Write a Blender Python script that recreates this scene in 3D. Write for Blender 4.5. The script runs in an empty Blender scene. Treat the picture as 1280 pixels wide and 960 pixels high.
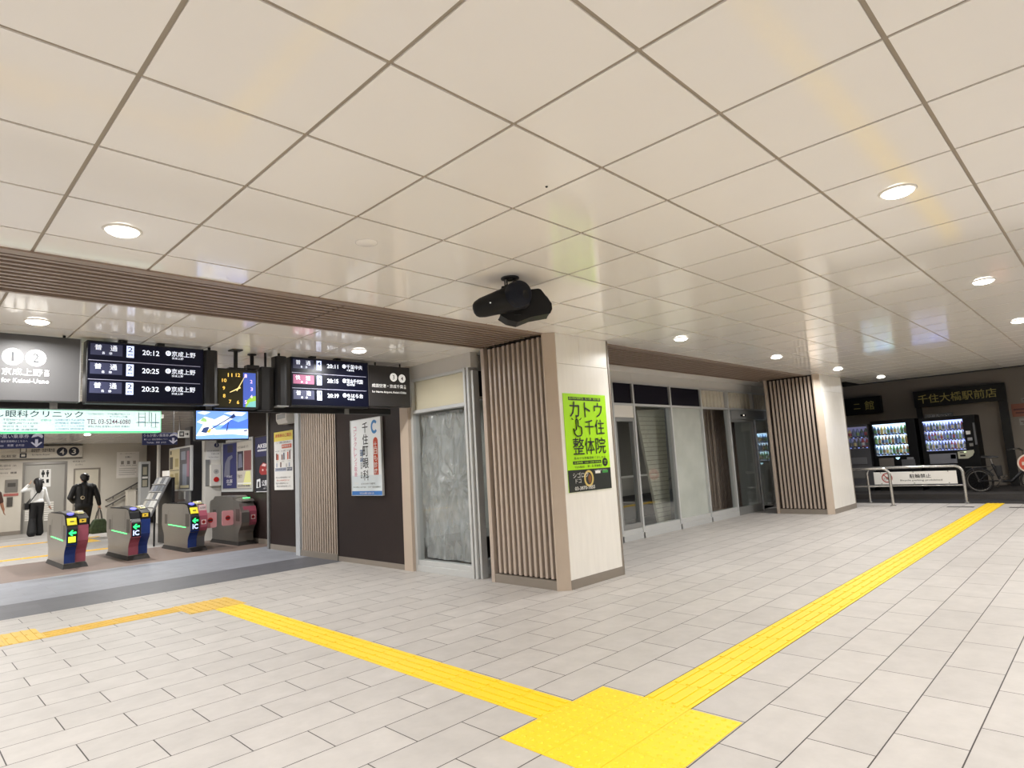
import bpy, bmesh, math, random
from mathutils import Vector, Matrix
import numpy as np
random.seed(7)
PI = math.pi
COL = bpy.context.scene.collection
HC = 2.855            # ceiling height
# ------------------------------------------------------------------ materials
def lin(c):
    return tuple(((v/255)/12.92 if v/255 <= .04045 else ((v/255+.055)/1.055)**2.4) for v in c)
MATS = {}
def mat(name, rgb, rough=.5, metal=0, var=.06, scale=6, stretch=(1, 1, 1), bump=0, spec=.5, emit=0, ergb=None):
    if name in MATS: return MATS[name]
    m = bpy.data.materials.new(name); m.use_nodes = True; nt = m.node_tree; N = nt.nodes; L = nt.links
    b = N['Principled BSDF']
    b.inputs['Roughness'].default_value = rough; b.inputs['Metallic'].default_value = metal
    b.inputs['Specular IOR Level'].default_value = spec
    c = lin(rgb)
    tc = N.new('ShaderNodeTexCoord'); mp = N.new('ShaderNodeMapping'); mp.inputs['Scale'].default_value = stretch
    nz = N.new('ShaderNodeTexNoise'); nz.inputs['Scale'].default_value = scale; nz.inputs['Detail'].default_value = 4
    L.new(tc.outputs['Object'], mp.inputs['Vector']); L.new(mp.outputs['Vector'], nz.inputs['Vector'])
    mx = N.new('ShaderNodeMix'); mx.data_type = 'RGBA'
    mx.inputs['A'].default_value = (*[max(0, v*(1-var)) for v in c], 1); mx.inputs['B'].default_value = (*[min(1, v*(1+var)) for v in c], 1)
    L.new(nz.outputs['Fac'], mx.inputs['Factor']); L.new(mx.outputs['Result'], b.inputs['Base Color'])
    if bump:
        bp = N.new('ShaderNodeBump'); bp.inputs['Strength'].default_value = bump; bp.inputs['Distance'].default_value = .003
        L.new(nz.outputs['Fac'], bp.inputs['Height']); L.new(bp.outputs['Normal'], b.inputs['Normal'])
    if emit:
        b.inputs['Emission Color'].default_value = (*lin(ergb or rgb), 1); b.inputs['Emission Strength'].default_value = emit
    MATS[name] = m
    return m
def glass_mat(name, tint, refl=1.5, dirt=0.0, dirt_rgb=(190, 195, 192), rough=0.0):
    if name in MATS: return MATS[name]
    m = bpy.data.materials.new(name); m.use_nodes = True; nt = m.node_tree; N = nt.nodes; L = nt.links
    N.remove(N['Principled BSDF']); out = N['Material Output']
    tr = N.new('ShaderNodeBsdfTransparent'); tr.inputs['Color'].default_value = (*tint, 1)
    gl = N.new('ShaderNodeBsdfGlossy'); gl.inputs['Roughness'].default_value = rough; gl.inputs['Color'].default_value = (.95, .97, .96, 1)
    lw = N.new('ShaderNodeLayerWeight'); lw.inputs['Blend'].default_value = .5      # Schlick reflectance of the pane
    pw = N.new('ShaderNodeMath'); pw.operation = 'POWER'; pw.inputs[1].default_value = 5; L.new(lw.outputs['Facing'], pw.inputs[0])
    r0 = ((refl-1)/(refl+1))**2
    ma = N.new('ShaderNodeMath'); ma.operation = 'MULTIPLY_ADD'; ma.inputs[1].default_value = 1-r0; ma.inputs[2].default_value = r0; L.new(pw.outputs[0], ma.inputs[0])
    mx = N.new('ShaderNodeMixShader'); L.new(ma.outputs[0], mx.inputs['Fac'])
    base = tr
    if dirt:
        df = N.new('ShaderNodeBsdfDiffuse'); df.inputs['Color'].default_value = (*lin(dirt_rgb), 1)
        tc = N.new('ShaderNodeTexCoord'); nz = N.new('ShaderNodeTexNoise'); nz.inputs['Scale'].default_value = 2.2; nz.inputs['Detail'].default_value = 6
        L.new(tc.outputs['Object'], nz.inputs['Vector'])
        mt = N.new('ShaderNodeMath'); mt.operation = 'MULTIPLY_ADD'; mt.inputs[1].default_value = dirt*.5; mt.inputs[2].default_value = dirt*.75; mt.use_clamp = True
        L.new(nz.outputs['Fac'], mt.inputs[0])
        m2 = N.new('ShaderNodeMixShader'); L.new(mt.outputs[0], m2.inputs['Fac']); L.new(tr.outputs[0], m2.inputs[1]); L.new(df.outputs[0], m2.inputs[2])
        base = m2
    L.new(base.outputs[0], mx.inputs[1]); L.new(gl.outputs[0], mx.inputs[2]); L.new(mx.outputs[0], out.inputs['Surface'])
    MATS[name] = m
    return m
# ------------------------------------------------------------------ mesh building
TXT = {}
def text_mesh(s, bold):
    k = (s, bold)
    if k not in TXT:
        c = bpy.data.curves.new('t', 'FONT'); c.body = s; c.offset = bold; c.resolution_u = 2; c.fill_mode = 'FRONT'
        o = bpy.data.objects.new('t', c); COL.objects.link(o)
        m = bpy.data.meshes.new_from_object(o.evaluated_get(bpy.context.evaluated_depsgraph_get()))
        TXT[k] = ([tuple(v.co[:2]) for v in m.vertices], [tuple(p.vertices) for p in m.polygons])
        bpy.data.objects.remove(o); bpy.data.curves.remove(c); bpy.data.meshes.remove(m)
    return TXT[k]
class MB:
    def __init__(s): s.v = []; s.f = []; s.m = []; s.s = []
    def add(s, vs, fs, m=0, smooth=False):
        o = len(s.v); s.v += [tuple(v) for v in vs]
        for f in fs: s.f.append(tuple(o+i for i in f)); s.m.append(m); s.s.append(smooth)
        return s
    def box(s, x0, y0, z0, x1, y1, z1, m=0):
        vs = [(x, y, z) for x in (x0, x1) for y in (y0, y1) for z in (z0, z1)]
        return s.add(vs, [(0, 1, 3, 2), (4, 6, 7, 5), (0, 4, 5, 1), (2, 3, 7, 6), (0, 2, 6, 4), (1, 5, 7, 3)], m)
    def quad(s, a, b, c, d, m=0): return s.add([a, b, c, d], [(0, 1, 2, 3)], m)
    def rect(s, x0, z0, x1, z1, y, m=0):          # a printed patch facing -Y
        return s.quad((x0, y, z0), (x1, y, z0), (x1, y, z1), (x0, y, z1), m)
    def poly(s, pts, y, m=0):                     # a printed polygon facing -Y, points (x,z)
        return s.add([(p[0], y, p[1]) for p in pts], [tuple(range(len(pts)))], m)
    def disc(s, cx, cz, r, y, m=0, n=24, rx=None, r0=0):
        rx = rx or r
        if r0:
            vs = [(cx+rx*k*math.cos(2*PI*i/n), y, cz+r*k*math.sin(2*PI*i/n)) for k in (1, r0/r) for i in range(n)]
            return s.add(vs, [(i, (i+1) % n, n+(i+1) % n, n+i) for i in range(n)], m)
        return s.add([(cx+rx*math.cos(2*PI*i/n), y, cz+r*math.sin(2*PI*i/n)) for i in range(n)], [tuple(range(n))], m)
    def prism(s, pts, a, b, axis='y', m=0, smooth=False):
        n = len(pts)
        def P(p, t): return {'y': (p[0], t, p[1]), 'x': (t, p[0], p[1]), 'z': (p[0], p[1], t)}[axis]
        vs = [P(p, a) for p in pts]+[P(p, b) for p in pts]
        s.add(vs, [tuple(range(n)), tuple(range(2*n-1, n-1, -1))], m)
        return s.add(vs, [(i, n+i, n+(i+1) % n, (i+1) % n) for i in range(n)], m, smooth)
    def tube(s, pts, r, n=10, m=0, caps=True, closed=False):
        pts = [Vector(p) for p in pts]; k = len(pts); R = r if isinstance(r, (list, tuple)) else [r]*k
        vs = []; up = None
        for i, p in enumerate(pts):
            if closed: t = pts[(i+1) % k]-pts[i-1]
            else: t = pts[min(i+1, k-1)]-pts[max(i-1, 0)]
            t.normalize()
            if up is None:
                up = Vector((0, 0, 1)) if abs(t.z) < .9 else Vector((1, 0, 0))
            u = (up-t*up.dot(t)).normalized(); w = t.cross(u); up = u
            vs += [p+(u*math.cos(2*PI*j/n)+w*math.sin(2*PI*j/n))*R[i] for j in range(n)]
        fs = []
        for i in range(k if closed else k-1):
            a = i*n; b = ((i+1) % k)*n
            fs += [(a+j, a+(j+1) % n, b+(j+1) % n, b+j) for j in range(n)]
        s.add(vs, fs, m, True)
        if caps and not closed: s.add(vs[:n], [tuple(range(n-1, -1, -1))], m); s.add(vs[-n:], [tuple(range(n))], m)
        return s
    def cyl(s, a, b, r, n=16, m=0, r2=None): return s.tube([a, b], [r, r if r2 is None else r2], n, m)
    def lathe(s, prof, n=24, m=0, at=(0, 0, 0)):
        vs = [(at[0]+r*math.cos(2*PI*j/n), at[1]+r*math.sin(2*PI*j/n), at[2]+z) for r, z in prof for j in range(n)]
        fs = [(i*n+j, i*n+(j+1) % n, (i+1)*n+(j+1) % n, (i+1)*n+j) for i in range(len(prof)-1) for j in range(n)]
        return s.add(vs, fs, m, True)
    def ball(s, c, r, m=0, n=16, k=10):
        r = r if isinstance(r, (list, tuple)) else (r, r, r); vs = []
        for i in range(k+1):
            t = PI*i/k
            vs += [(c[0]+r[0]*math.sin(t)*math.cos(2*PI*j/n), c[1]+r[1]*math.sin(t)*math.sin(2*PI*j/n), c[2]+r[2]*math.cos(t)) for j in range(n)]
        return s.add(vs, [(i*n+j, (i+1)*n+j, (i+1)*n+(j+1) % n, i*n+(j+1) % n) for i in range(k) for j in range(n)], m, True)
    def text(s, t, x0, z0, x1, z1, y, m=0, bold=.012, vert=False, keep=False):
        if vert:
            h = (z1-z0)/len(t)
            for i, c in enumerate(t): s.text(c, x0, z1-(i+1)*h+h*.06, x1, z1-i*h-h*.06, y, m, bold)
            return s
        vs, fs = text_mesh(t, bold)
        if not vs: return s
        ax = min(v[0] for v in vs); bx = max(v[0] for v in vs); ay = min(v[1] for v in vs); by = max(v[1] for v in vs)
        sx = (x1-x0)/max(bx-ax, 1e-6); sz = (z1-z0)/max(by-ay, 1e-6)
        if keep: sx = sz = min(sx, sz)
        return s.add([(x0+(v[0]-ax)*sx, y, z0+(v[1]-ay)*sz) for v in vs], fs, m)
    def xf(s, M):
        s.v = [tuple(M @ Vector(v)) for v in s.v]; return s
def obj(name, mb, mats, parent=None, bevel=0, kind=None, seg=2):
    me = bpy.data.meshes.new(name); me.from_pydata(mb.v, [], mb.f)
    mats = mats if isinstance(mats, (list, tuple)) else [mats]
    for m in mats: me.materials.append(m)
    me.polygons.foreach_set('material_index', mb.m); me.polygons.foreach_set('use_smooth', mb.s); me.update()
    o = bpy.data.objects.new(name, me); COL.objects.link(o)
    if parent: o.parent = parent
    if bevel:
        b = o.modifiers.new('bevel', 'BEVEL'); b.width = bevel; b.segments = seg; b.limit_method = 'ANGLE'; b.angle_limit = .7; b.harden_normals = False
    if kind: o['kind'] = kind
    return o
def tag(o, label, cat, group=None):
    o['label'] = label; o['category'] = cat
    if group: o['group'] = group
    return o
def thing(name, label, cat, loc=(0, 0, 0), rz=0, group=None):
    o = bpy.data.objects.new(name, None); COL.objects.link(o); o.location = loc; o.rotation_euler = (0, 0, rz); o.empty_display_size = .1
    return tag(o, label, cat, group)
def copy_tree(o, parent=None):
    c = o.copy(); COL.objects.link(c)
    if parent: c.parent = parent
    for ch in o.children: copy_tree(ch, c)
    return c
FX = -PI/2            # rotation for things that face -X (local front is -Y)
# ------------------------------------------------------------------ palette
ceil_m = mat('ceiling_panel', (243, 240, 235), .09, var=.015, scale=3, spec=.4)
joint_m = mat('ceiling_joint', (160, 149, 133), .6)
slat_m = mat('slat_brown', (188, 173, 160), .38, var=.08, scale=8, stretch=(1, 1, .2))
bslat_m = mat('beam_slat_brown', (150, 132, 119), .4, var=.08, scale=8, stretch=(.2, 1, 1))
gap_m = mat('slat_gap_dark', (42, 31, 27), .7)
board_m = mat('corner_board', (192, 176, 160), .45, var=.05)
stone_m = mat('pillar_stone', (241, 238, 232), .35, var=.07, scale=7, stretch=(2.5, 2.5, .35), bump=.05)
skirt_m = mat('skirting', (140, 131, 121), .45)
darkw_m = mat('dark_wall_panel', (44, 34, 32), .5, spec=.25, var=.16, scale=14, stretch=(6, 6, .25))
alu_m = mat('aluminium', (208, 210, 210), .38, .35, var=.03)
alud_m = mat('aluminium_grey', (150, 151, 150), .42, .4, var=.03)
head_m = mat('shop_header', (206, 204, 200), .45, var=.03)
white_m = mat('white_paint', (232, 228, 220), .5, var=.02)
cream_m = mat('cream_wall', (206, 199, 186), .55, var=.03)
black_m = mat('black_plastic', (17, 17, 20), .4, var=.1)
blackm_m = mat('black_metal', (14, 14, 15), .5, var=.1)
grey_m = mat('grey_metal', (112, 112, 114), .42, .3)
steel_m = mat('brushed_steel', (150, 146, 141), .32, .75, var=.07, scale=9, stretch=(1, 1, 8))
steeld_m = mat('dark_steel', (96, 92, 88), .4, .6)
rubber_m = mat('dark_rubber', (38, 34, 32), .7)
yellow_m = mat('tactile_yellow', (247, 208, 38), .5, var=.05, scale=12)
yellow2_m = mat('tactile_yellow_worn', (222, 184, 84), .6, var=.12, scale=10)
pink_m = mat('gate_pink', (172, 88, 106), .45)
blue_m = mat('gate_blue', (28, 58, 132), .4)
label_m = mat('label_yellow', (240, 222, 40), .5)
w_e = mat('screen_white', (236, 242, 255), .5, emit=.95, var=.0)
grn_e = mat('led_green', (40, 235, 110), .5, emit=2.6, var=0)
gline_e = mat('led_line_green', (90, 240, 130), .5, emit=2.0, var=0)
scr_m = mat('screen_dark', (8, 10, 22), .3, spec=.2, emit=.35, ergb=(16, 18, 40), var=0)
ink_m = mat('ink_black', (24, 24, 26), .6, var=0)
paper_m = mat('paper_white', (238, 236, 232), .6, var=.02)
red_m = mat('red_paint', (204, 40, 34), .45, var=.03)
navy_m = mat('navy_sign', (42, 48, 96), .45, var=.03)
def flat(rgb, rough=.55): return mat('print_%d_%d_%d' % rgb, rgb, rough, var=.02)
def glow(rgb, e=1.5): return mat('glow_%d_%d_%d_%d' % (*rgb, int(e*10)), rgb, .5, emit=e, var=0)
# ------------------------------------------------------------------ floor
def tile_floor(name, rgb, joint, var=.10):
    m = bpy.data.materials.new(name); m.use_nodes = True; nt = m.node_tree; N = nt.nodes; L = nt.links; b = N['Principled BSDF']
    tc = N.new('ShaderNodeTexCoord'); mp = N.new('ShaderNodeMapping'); mp.inputs['Location'].default_value = (-1.7315, -1.60, 0)
    br = N.new('ShaderNodeTexBrick'); br.offset = .5; br.offset_frequency = 2; br.squash = 1
    br.inputs['Scale'].default_value = 1; br.inputs['Mortar Size'].default_value = .0032; br.inputs['Mortar Smooth'].default_value = 0.1
    br.inputs['Brick Width'].default_value = .603; br.inputs['Row Height'].default_value = .3065; br.inputs['Bias'].default_value = 0
    c = lin(rgb)
    br.inputs['Color1'].default_value = (*[v*.95 for v in c], 1); br.inputs['Color2'].default_value = (*[min(1, v*1.04) for v in c], 1)
    br.inputs['Mortar'].default_value = (*lin(joint), 1)
    L.new(tc.outputs['Object'], mp.inputs['Vector']); L.new(mp.outputs['Vector'], br.inputs['Vector'])
    nz = N.new('ShaderNodeTexNoise'); nz.inputs['Scale'].default_value = 5; nz.inputs['Detail'].default_value = 7; nz.inputs['Roughness'].default_value = .65
    L.new(tc.outputs['Object'], nz.inputs['Vector'])
    mr = N.new('ShaderNodeMapRange'); mr.inputs['From Min'].default_value = .3; mr.inputs['From Max'].default_value = .7; mr.inputs['To Min'].default_value = 1-var; mr.inputs['To Max'].default_value = 1+var*.4
    L.new(nz.outputs['Fac'], mr.inputs['Value'])
    mx = N.new('ShaderNodeMix'); mx.data_type = 'RGBA'; mx.blend_type = 'MULTIPLY'; mx.inputs['Factor'].default_value = 1
    L.new(br.outputs['Color'], mx.inputs['A']); L.new(mr.outputs['Result'], mx.inputs['B']); L.new(mx.outputs['Result'], b.inputs['Base Color'])
    b.inputs['Roughness'].default_value = .5; b.inputs['Specular IOR Level'].default_value = .35
    bp = N.new('ShaderNodeBump'); bp.inputs['Strength'].default_value = .6; bp.inputs['Distance'].default_value = .002; bp.invert = True
    L.new(br.outputs['Fac'], bp.inputs['Height']); L.new(bp.outputs['Normal'], b.inputs['Normal'])
    return m
def slab(name, x0, y0, x1, y1, z, m, t=.12, kind='structure'): return obj(name, MB().box(x0, y0, z-t, x1, y1, z), m, kind=kind)
slab('floor', -8, -9, 16.05, 9.07, 0, tile_floor('floor_tile', (189, 184, 180), (58, 52, 49)))
slab('floor_dark_band', -8, 9.07, 5.2, 10.2, 0, tile_floor('floor_dark_tile', (98, 99, 106), (96, 95, 98)))
slab('floor_grey_band', -8, 10.2, 5.9, 12.55, 0, tile_floor('floor_grey_tile', (146, 149, 158), (136, 136, 138)))
slab('floor_gate_band', -8, 12.55, 5.9, 15.35, 0, mat('floor_brown', (116, 100, 92), .6, var=.1))
slab('floor_inner', -8, 15.35, 7, 25.6, 0, tile_floor('floor_inner_tile', (158, 154, 150), (128, 124, 120)))
slab('pavement_outside', 17.5, -14, 30, 16, .09, mat('pavement_dark', (70, 66, 64), .8, var=.15, scale=20))
slab('ground_outside', 16.05, -14, 30, 16, -.03, mat('asphalt', (52, 50, 50), .8, var=.2, scale=30))
# tactile paving
def block_bars(mb, x0, y0, along, L=.3):
    for k in range(4):
        c = .0375+k*.075
        if along == 'x': mb.box(x0+.012, y0+c-.013, .003, x0+L-.012, y0+c+.013, .008, 0)
        else: mb.box(x0+c-.013, y0+.012, .003, x0+c+.013, y0+L-.012, .008, 0)
def plate(mb, x0, y0, x1, y1): mb.box(x0+.0015, y0+.0015, -.002, x1-.0015, y1-.0015, .003)
S = .3
mb = MB()
for i in range(3):
    for j in range(3):
        x = 3.22-S*(i+1); y = 2.507-S*(j+1); plate(mb, x, y, x+S, y+S)
        for a in range(5):
            for b in range(5): mb.lathe([(.0145, 0), (.0125, .004), (.008, .0055), (.001, .006)], 8, 0, (x+.03+.06*a, y+.03+.06*b, .003))
tag(obj('tactile_paving', mb, yellow_m), 'yellow tactile paving pad of raised dots where the yellow paths cross', 'tactile paving', 'yellow tactile paving')
mb = MB(); x = 3.22
while x < 16.0:
    plate(mb, x, 1.907, x+S, 2.207); block_bars(mb, x, 1.907, 'x'); x += S
tag(obj('tactile_paving', mb, yellow_m), 'long yellow tactile path of raised bars running to the guard rails', 'tactile paving', 'yellow tactile paving')
mb = MB(); y = 2.507
while y < 7.3:
    plate(mb, 2.62, y, 2.92, y+S); block_bars(mb, 2.62, y, 'y'); y += S
YE = y
tag(obj('tactile_paving', mb, yellow_m), 'yellow tactile path of raised bars from the dotted pad towards the ticket gates', 'tactile paving', 'yellow tactile paving')
mb = MB()
plate(mb, 2.37, YE, 2.67, YE+S); plate(mb, 2.67, YE, 2.97, YE+S); plate(mb, 2.37, YE+S, 2.67, YE+2*S); plate(mb, 2.67, YE+S, 2.97, YE+2*S)
for x in (2.37, 2.67):
    for k in (0, 1): block_bars(mb, x, YE+k*S, 'y')
y0 = YE+.27; x = 2.37
while x > 1.2:
    plate(mb, x-S, y0, x, y0+S); block_bars(mb, x-S, y0, 'x'); x -= S
for k in range(4):
    for j in (0, 1): plate(mb, x-S*(k+1), y0+S*j, x-S*k, y0+S*(j+1)); block_bars(mb, x-S*(k+1), y0+S*j, 'y')
tag(obj('tactile_paving', mb, yellow2_m), 'worn narrow yellow tactile path crossing in front of the ticket gates', 'tactile paving', 'yellow tactile paving')
mb = MB(); x = -3
while x < 3.9:
    plate(mb, x, 16.35, x+S, 16.65); block_bars(mb, x, 16.35, 'x'); x += S
tag(obj('tactile_paving', mb, yellow2_m), 'faded yellow tactile line on the floor just inside the ticket gates', 'tactile paving', 'yellow tactile paving')
mb = MB()
for k in range(9): plate(mb, 1.6+S*k, 20.4, 1.9+S*k, 20.7); block_bars(mb, 1.6+S*k, 20.4, 'x')
for k in range(3):
    for j in range(6): plate(mb, 3.1+S*k, 18.9+S*j, 3.4+S*k, 19.2+S*j); block_bars(mb, 3.1+S*k, 18.9+S*j, 'y')
tag(obj('tactile_paving', mb, yellow2_m), 'faded yellow tactile path near the lift behind the walking people', 'tactile paving', 'yellow tactile paving')
# drain gratings at the far edge of the floor
for (ya, yb, lab) in ((2.3, 2.75, 'dark drain grating left of the yellow path end'), (1.2, 1.75, 'dark drain grating right of the yellow path end')):
    mb = MB().box(15.2, ya, -.01, 15.35, yb, .002)
    for k in range(12): mb.box(15.205, ya+(yb-ya)*(k+.2)/12, .002, 15.345, ya+(yb-ya)*(k+.6)/12, .005)
    tag(obj('drain_grating', mb, steeld_m), lab, 'drain')
# ------------------------------------------------------------------ ceiling
def panels(x0, y0, x1, y1, ox, oy, c, g=.018):
    mb = MB(); mb.box(x0, y0, HC+.006, x1, y1, HC+.06, 1)
    i = math.floor((x0-ox)/c)
    while ox+i*c < x1:
        a, b = max(x0, ox+i*c+g/2), min(x1, ox+(i+1)*c-g/2); j = math.floor((y0-oy)/c)
        while oy+j*c < y1:
            p, q = max(y0, oy+j*c+g/2), min(y1, oy+(j+1)*c-g/2)
            if b-a > .01 and q-p > .01: mb.box(a, p, HC, b, q, HC+.03, 0)
            j += 1
        i += 1
    return mb
obj('ceiling', panels(-8, -9, 17.2, 4.565, -.0593, 2.3139, .6283), [ceil_m, joint_m], kind='structure')
obj('ceiling_passage', panels(-8, 5.6, 5.4, 25.6, .57, 6.14, .622), [ceil_m, joint_m], kind='structure')
obj('ceiling_shopfront', MB().box(6.3, 5.6, HC, 17.2, 6.1, HC+.05).box(5.4, 5.6, HC, 6.3, 6.0, HC+.05).box(5.4, 15, HC, 7, 25.6, HC+.05), ceil_m, kind='structure')
obj('ceiling_roof', MB().box(-8.2, -9.2, HC+.1, 17.2, 25.8, HC+.3), joint_m, kind='structure')
XJ = 2.755
def slat_beam(name, x0, x1):
    mb = MB().box(x0, 4.57, HC+.045, x1, 5.6, HC+.09, 1)
    mb.box(x0, 4.565, HC-.012, x1, 4.645, HC+.05, 0); mb.box(x0, 5.56, HC-.012, x1, 5.6, HC+.05, 0)
    n = 10
    for k in range(n):
        y = 4.69+k*(5.55-4.69)/n
        for a, b in ((x0, XJ-.008), (XJ+.008, x1)) if x0 < XJ < x1 else ((x0, x1),): mb.box(a, y, HC-.005, b, y+.037, HC+.05, 0)
    return obj(name, mb, [bslat_m, gap_m], kind='structure')
slat_beam('beam_slatted_soffit', -8, 5.23); slat_beam('beam_slatted_soffit_shop', 6.3, 13.42)
# small ceiling fittings
mb = MB().lathe([(.007, 0), (.007, -.003), (.004, -.006), (.0005, -.007)], 16)
o = tag(obj('ceiling_sensor', mb, black_m), 'tiny black dot-like sensor on a ceiling panel above the projector', 'sensor'); o.location = (2.392, 2.0, HC)
mb = MB().lathe([(.07, 0), (.07, -.004), (.064, -.006), (.0005, -.006)], 28)
o = tag(obj('ceiling_cover', mb, ceil_m), 'flush round white cover on a ceiling panel left of the projector', 'ceiling cover'); o.location = (2.086, 3.259, HC)
# ------------------------------------------------------------------ pillars
def pillar(name, x0, x1, y0, y1):
    r = bpy.data.objects.new(name, None); COL.objects.link(r); r['kind'] = 'structure'; r.location = (x0, y0, 0)
    w, d = x1-x0, y1-y0; H = HC-.002
    obj('pillar_core', MB().box(.09, .03, 0, w-.03, d-.02, H), gap_m, r)
    # stone face with a joint line
    obj('stone_panel', MB().box(.105, .004, .1, w*.5-.0, .05, 2.50).box(w*.5+.0, .004, .1, w-.028, .05, 2.50).box(.105, .004, 2.504, w*.48, .05, H).box(w*.48+.003, .004, 2.504, w-.028, .05, H), stone_m, r)
    obj('corner_board', MB().prism([(0, .1), (.092, 0), (.105, 0), (.105, .06), (.04, .12), (0, .12)], 0, H, 'z'), board_m, r)
    obj('edge_trim', MB().box(w-.028, -.004, 0, w, .05, H), skirt_m, r)
    obj('slat_back', MB().box(.07, .12, .1, .1, d-.05, H), gap_m, r)
    mb = MB(); n = 11; a, b = .155, d-.09
    for k in range(n):
        y = a+(b-a)*(k+.18)/n; mb.box(.012, y, .115, .075, y+.037, H-.03)
    obj('slat_panel', mb, slat_m, r, bevel=.003)
    obj('edge_board', MB().box(0, d-.055, 0, .1, d, H), slat_m, r)
    obj('base_board', MB().box(.006, .125, 0, .09, d-.058, .1).box(.107, -.002, 0, w-.028, .05, .098), skirt_m, r)
    return r
pillar('pillar_1', 5.21, 6.32, 4.468, 5.62)
pillar('pillar_2', 13.4, 14.9, 4.32, 5.44)
# ------------------------------------------------------------------ wall on the right of the passage (faces -X)
X0 = 5.2
mb = MB().box(X0, 7.362, .075, X0+.1, 9.185, HC)
obj('wall_passage_dark', mb, darkw_m, kind='structure')
obj('baseboard_passage', MB().box(X0-.006, 7.362, 0, X0+.1, 9.185, .075).box(X0-.006, 9.2, 0, X0+.1, 10.46, .1), skirt_m, kind='structure')
obj('trim_1', MB().box(X0-.02, 7.165, 0, X0+.12, 7.36, HC), board_m, kind='structure')
mb = MB().box(X0+.05, 9.2, .1, X0+.1, 10.46, HC, 1)
for k in range(16):
    y = 9.205+k*(10.46-9.2)/16; mb.box(X0, y, .1, X0+.06, y+.036, HC-.02, 0)
obj('wall_passage_slats', mb, [slat_m, gap_m], kind='structure')
obj('trim_2', MB().box(X0-.01, 9.187, 0, X0+.08, 9.2, HC), blackm_m, kind='structure')
obj('trim_3', MB().box(X0-.02, 10.47, 0, X0+.2, 10.62, HC), mat('pale_post', (206, 210, 214), .4, .2), kind='structure')
X1 = 5.36
obj('wall_recess_dark', MB().box(X1, 10.62, .1, X1+.1, 12.06, HC), darkw_m, kind='structure')
obj('baseboard_recess', MB().box(X1-.005, 10.62, 0, X1+.1, 12.06, .1), skirt_m, kind='structure')
obj('trim_4', MB().box(X1-.03, 12.06, 0, X1+.34, 12.13, HC), alud_m, kind='structure')
X2 = 5.7
obj('wall_gate_side', MB().box(X2, 12.13, .1, X2+.1, 15.6, HC), darkw_m, kind='structure')
obj('baseboard_gate_side', MB().box(X2-.005, 12.13, 0, X2+.1, 15.6, .1), skirt_m, kind='structure')
# inner passage
obj('wall_inner_right', MB().box(6.75, 15.6, 0, 6.85, 25.5, HC).box(5.82, 15.7, 0, 6.75, 15.8, HC), darkw_m, kind='structure')
obj('trim_5', MB().box(6.69, 23.9, 0, 6.75, 24.1, 2.7), white_m, kind='structure')
obj('wall_inner_column', MB().box(5.81, 18, 0, 6.14, 18.4, HC), mat('slate_grey', (92, 94, 102), .5), kind='structure')
obj('wall_white_column', MB().box(5.33, 15.5, 0, 5.74, 15.7, HC), white_m, kind='structure')
obj('wall_back', MB().box(-8, 25.5, 0, 3.17, 25.6, HC).box(4.36, 25.5, 0, 6.8, 25.6, HC).box(3.17, 25.5, 2.28, 4.36, 25.6, HC), cream_m, kind='structure')
obj('baseboard_back', MB().box(-8, 25.47, 0, 3.17, 25.5, .12).box(4.36, 25.47, 0, 6.7, 25.5, .12), skirt_m, kind='structure')
# far side of the hall, behind and beside the viewpoint
obj('wall_left', MB().box(-8.2, -9, 0, -8, 25.6, HC), white_m, kind='structure')
obj('wall_rear', MB().box(-8, -9.2, 0, 16, -9, HC), white_m, kind='structure')
# ------------------------------------------------------------------ camera
cam = bpy.data.cameras.new('camera'); cam.sensor_width = 36; cam.lens = 770.58/1280*36; cam.clip_end = 200
co = bpy.data.objects.new('camera', cam); COL.objects.link(co)
Rw = ((0.70299883, -0.70892519, -0.05672493), (0.04859028, 0.12745164, -0.99065386), (0.70952916, 0.69367222, 0.12404523))
M = Matrix(((Rw[0][0], -Rw[1][0], -Rw[2][0]), (Rw[0][1], -Rw[1][1], -Rw[2][1]), (Rw[0][2], -Rw[1][2], -Rw[2][2]))).to_4x4()
M.translation = (0, 0, 1.4252)
co.matrix_world = M
bpy.context.scene.camera = co
#@@REST
# ------------------------------------------------------------------ overhead signs above the passage (all face -Y)
SY = 7.0
signgrey_m = mat('sign_face_grey', (76, 75, 76), .5, var=.02)
signdark_m = mat('sign_face_dark', (48, 46, 47), .35, var=.02)
lit_m = mat('sign_lit_white', (248, 248, 246), .5, emit=.35, var=0)
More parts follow.
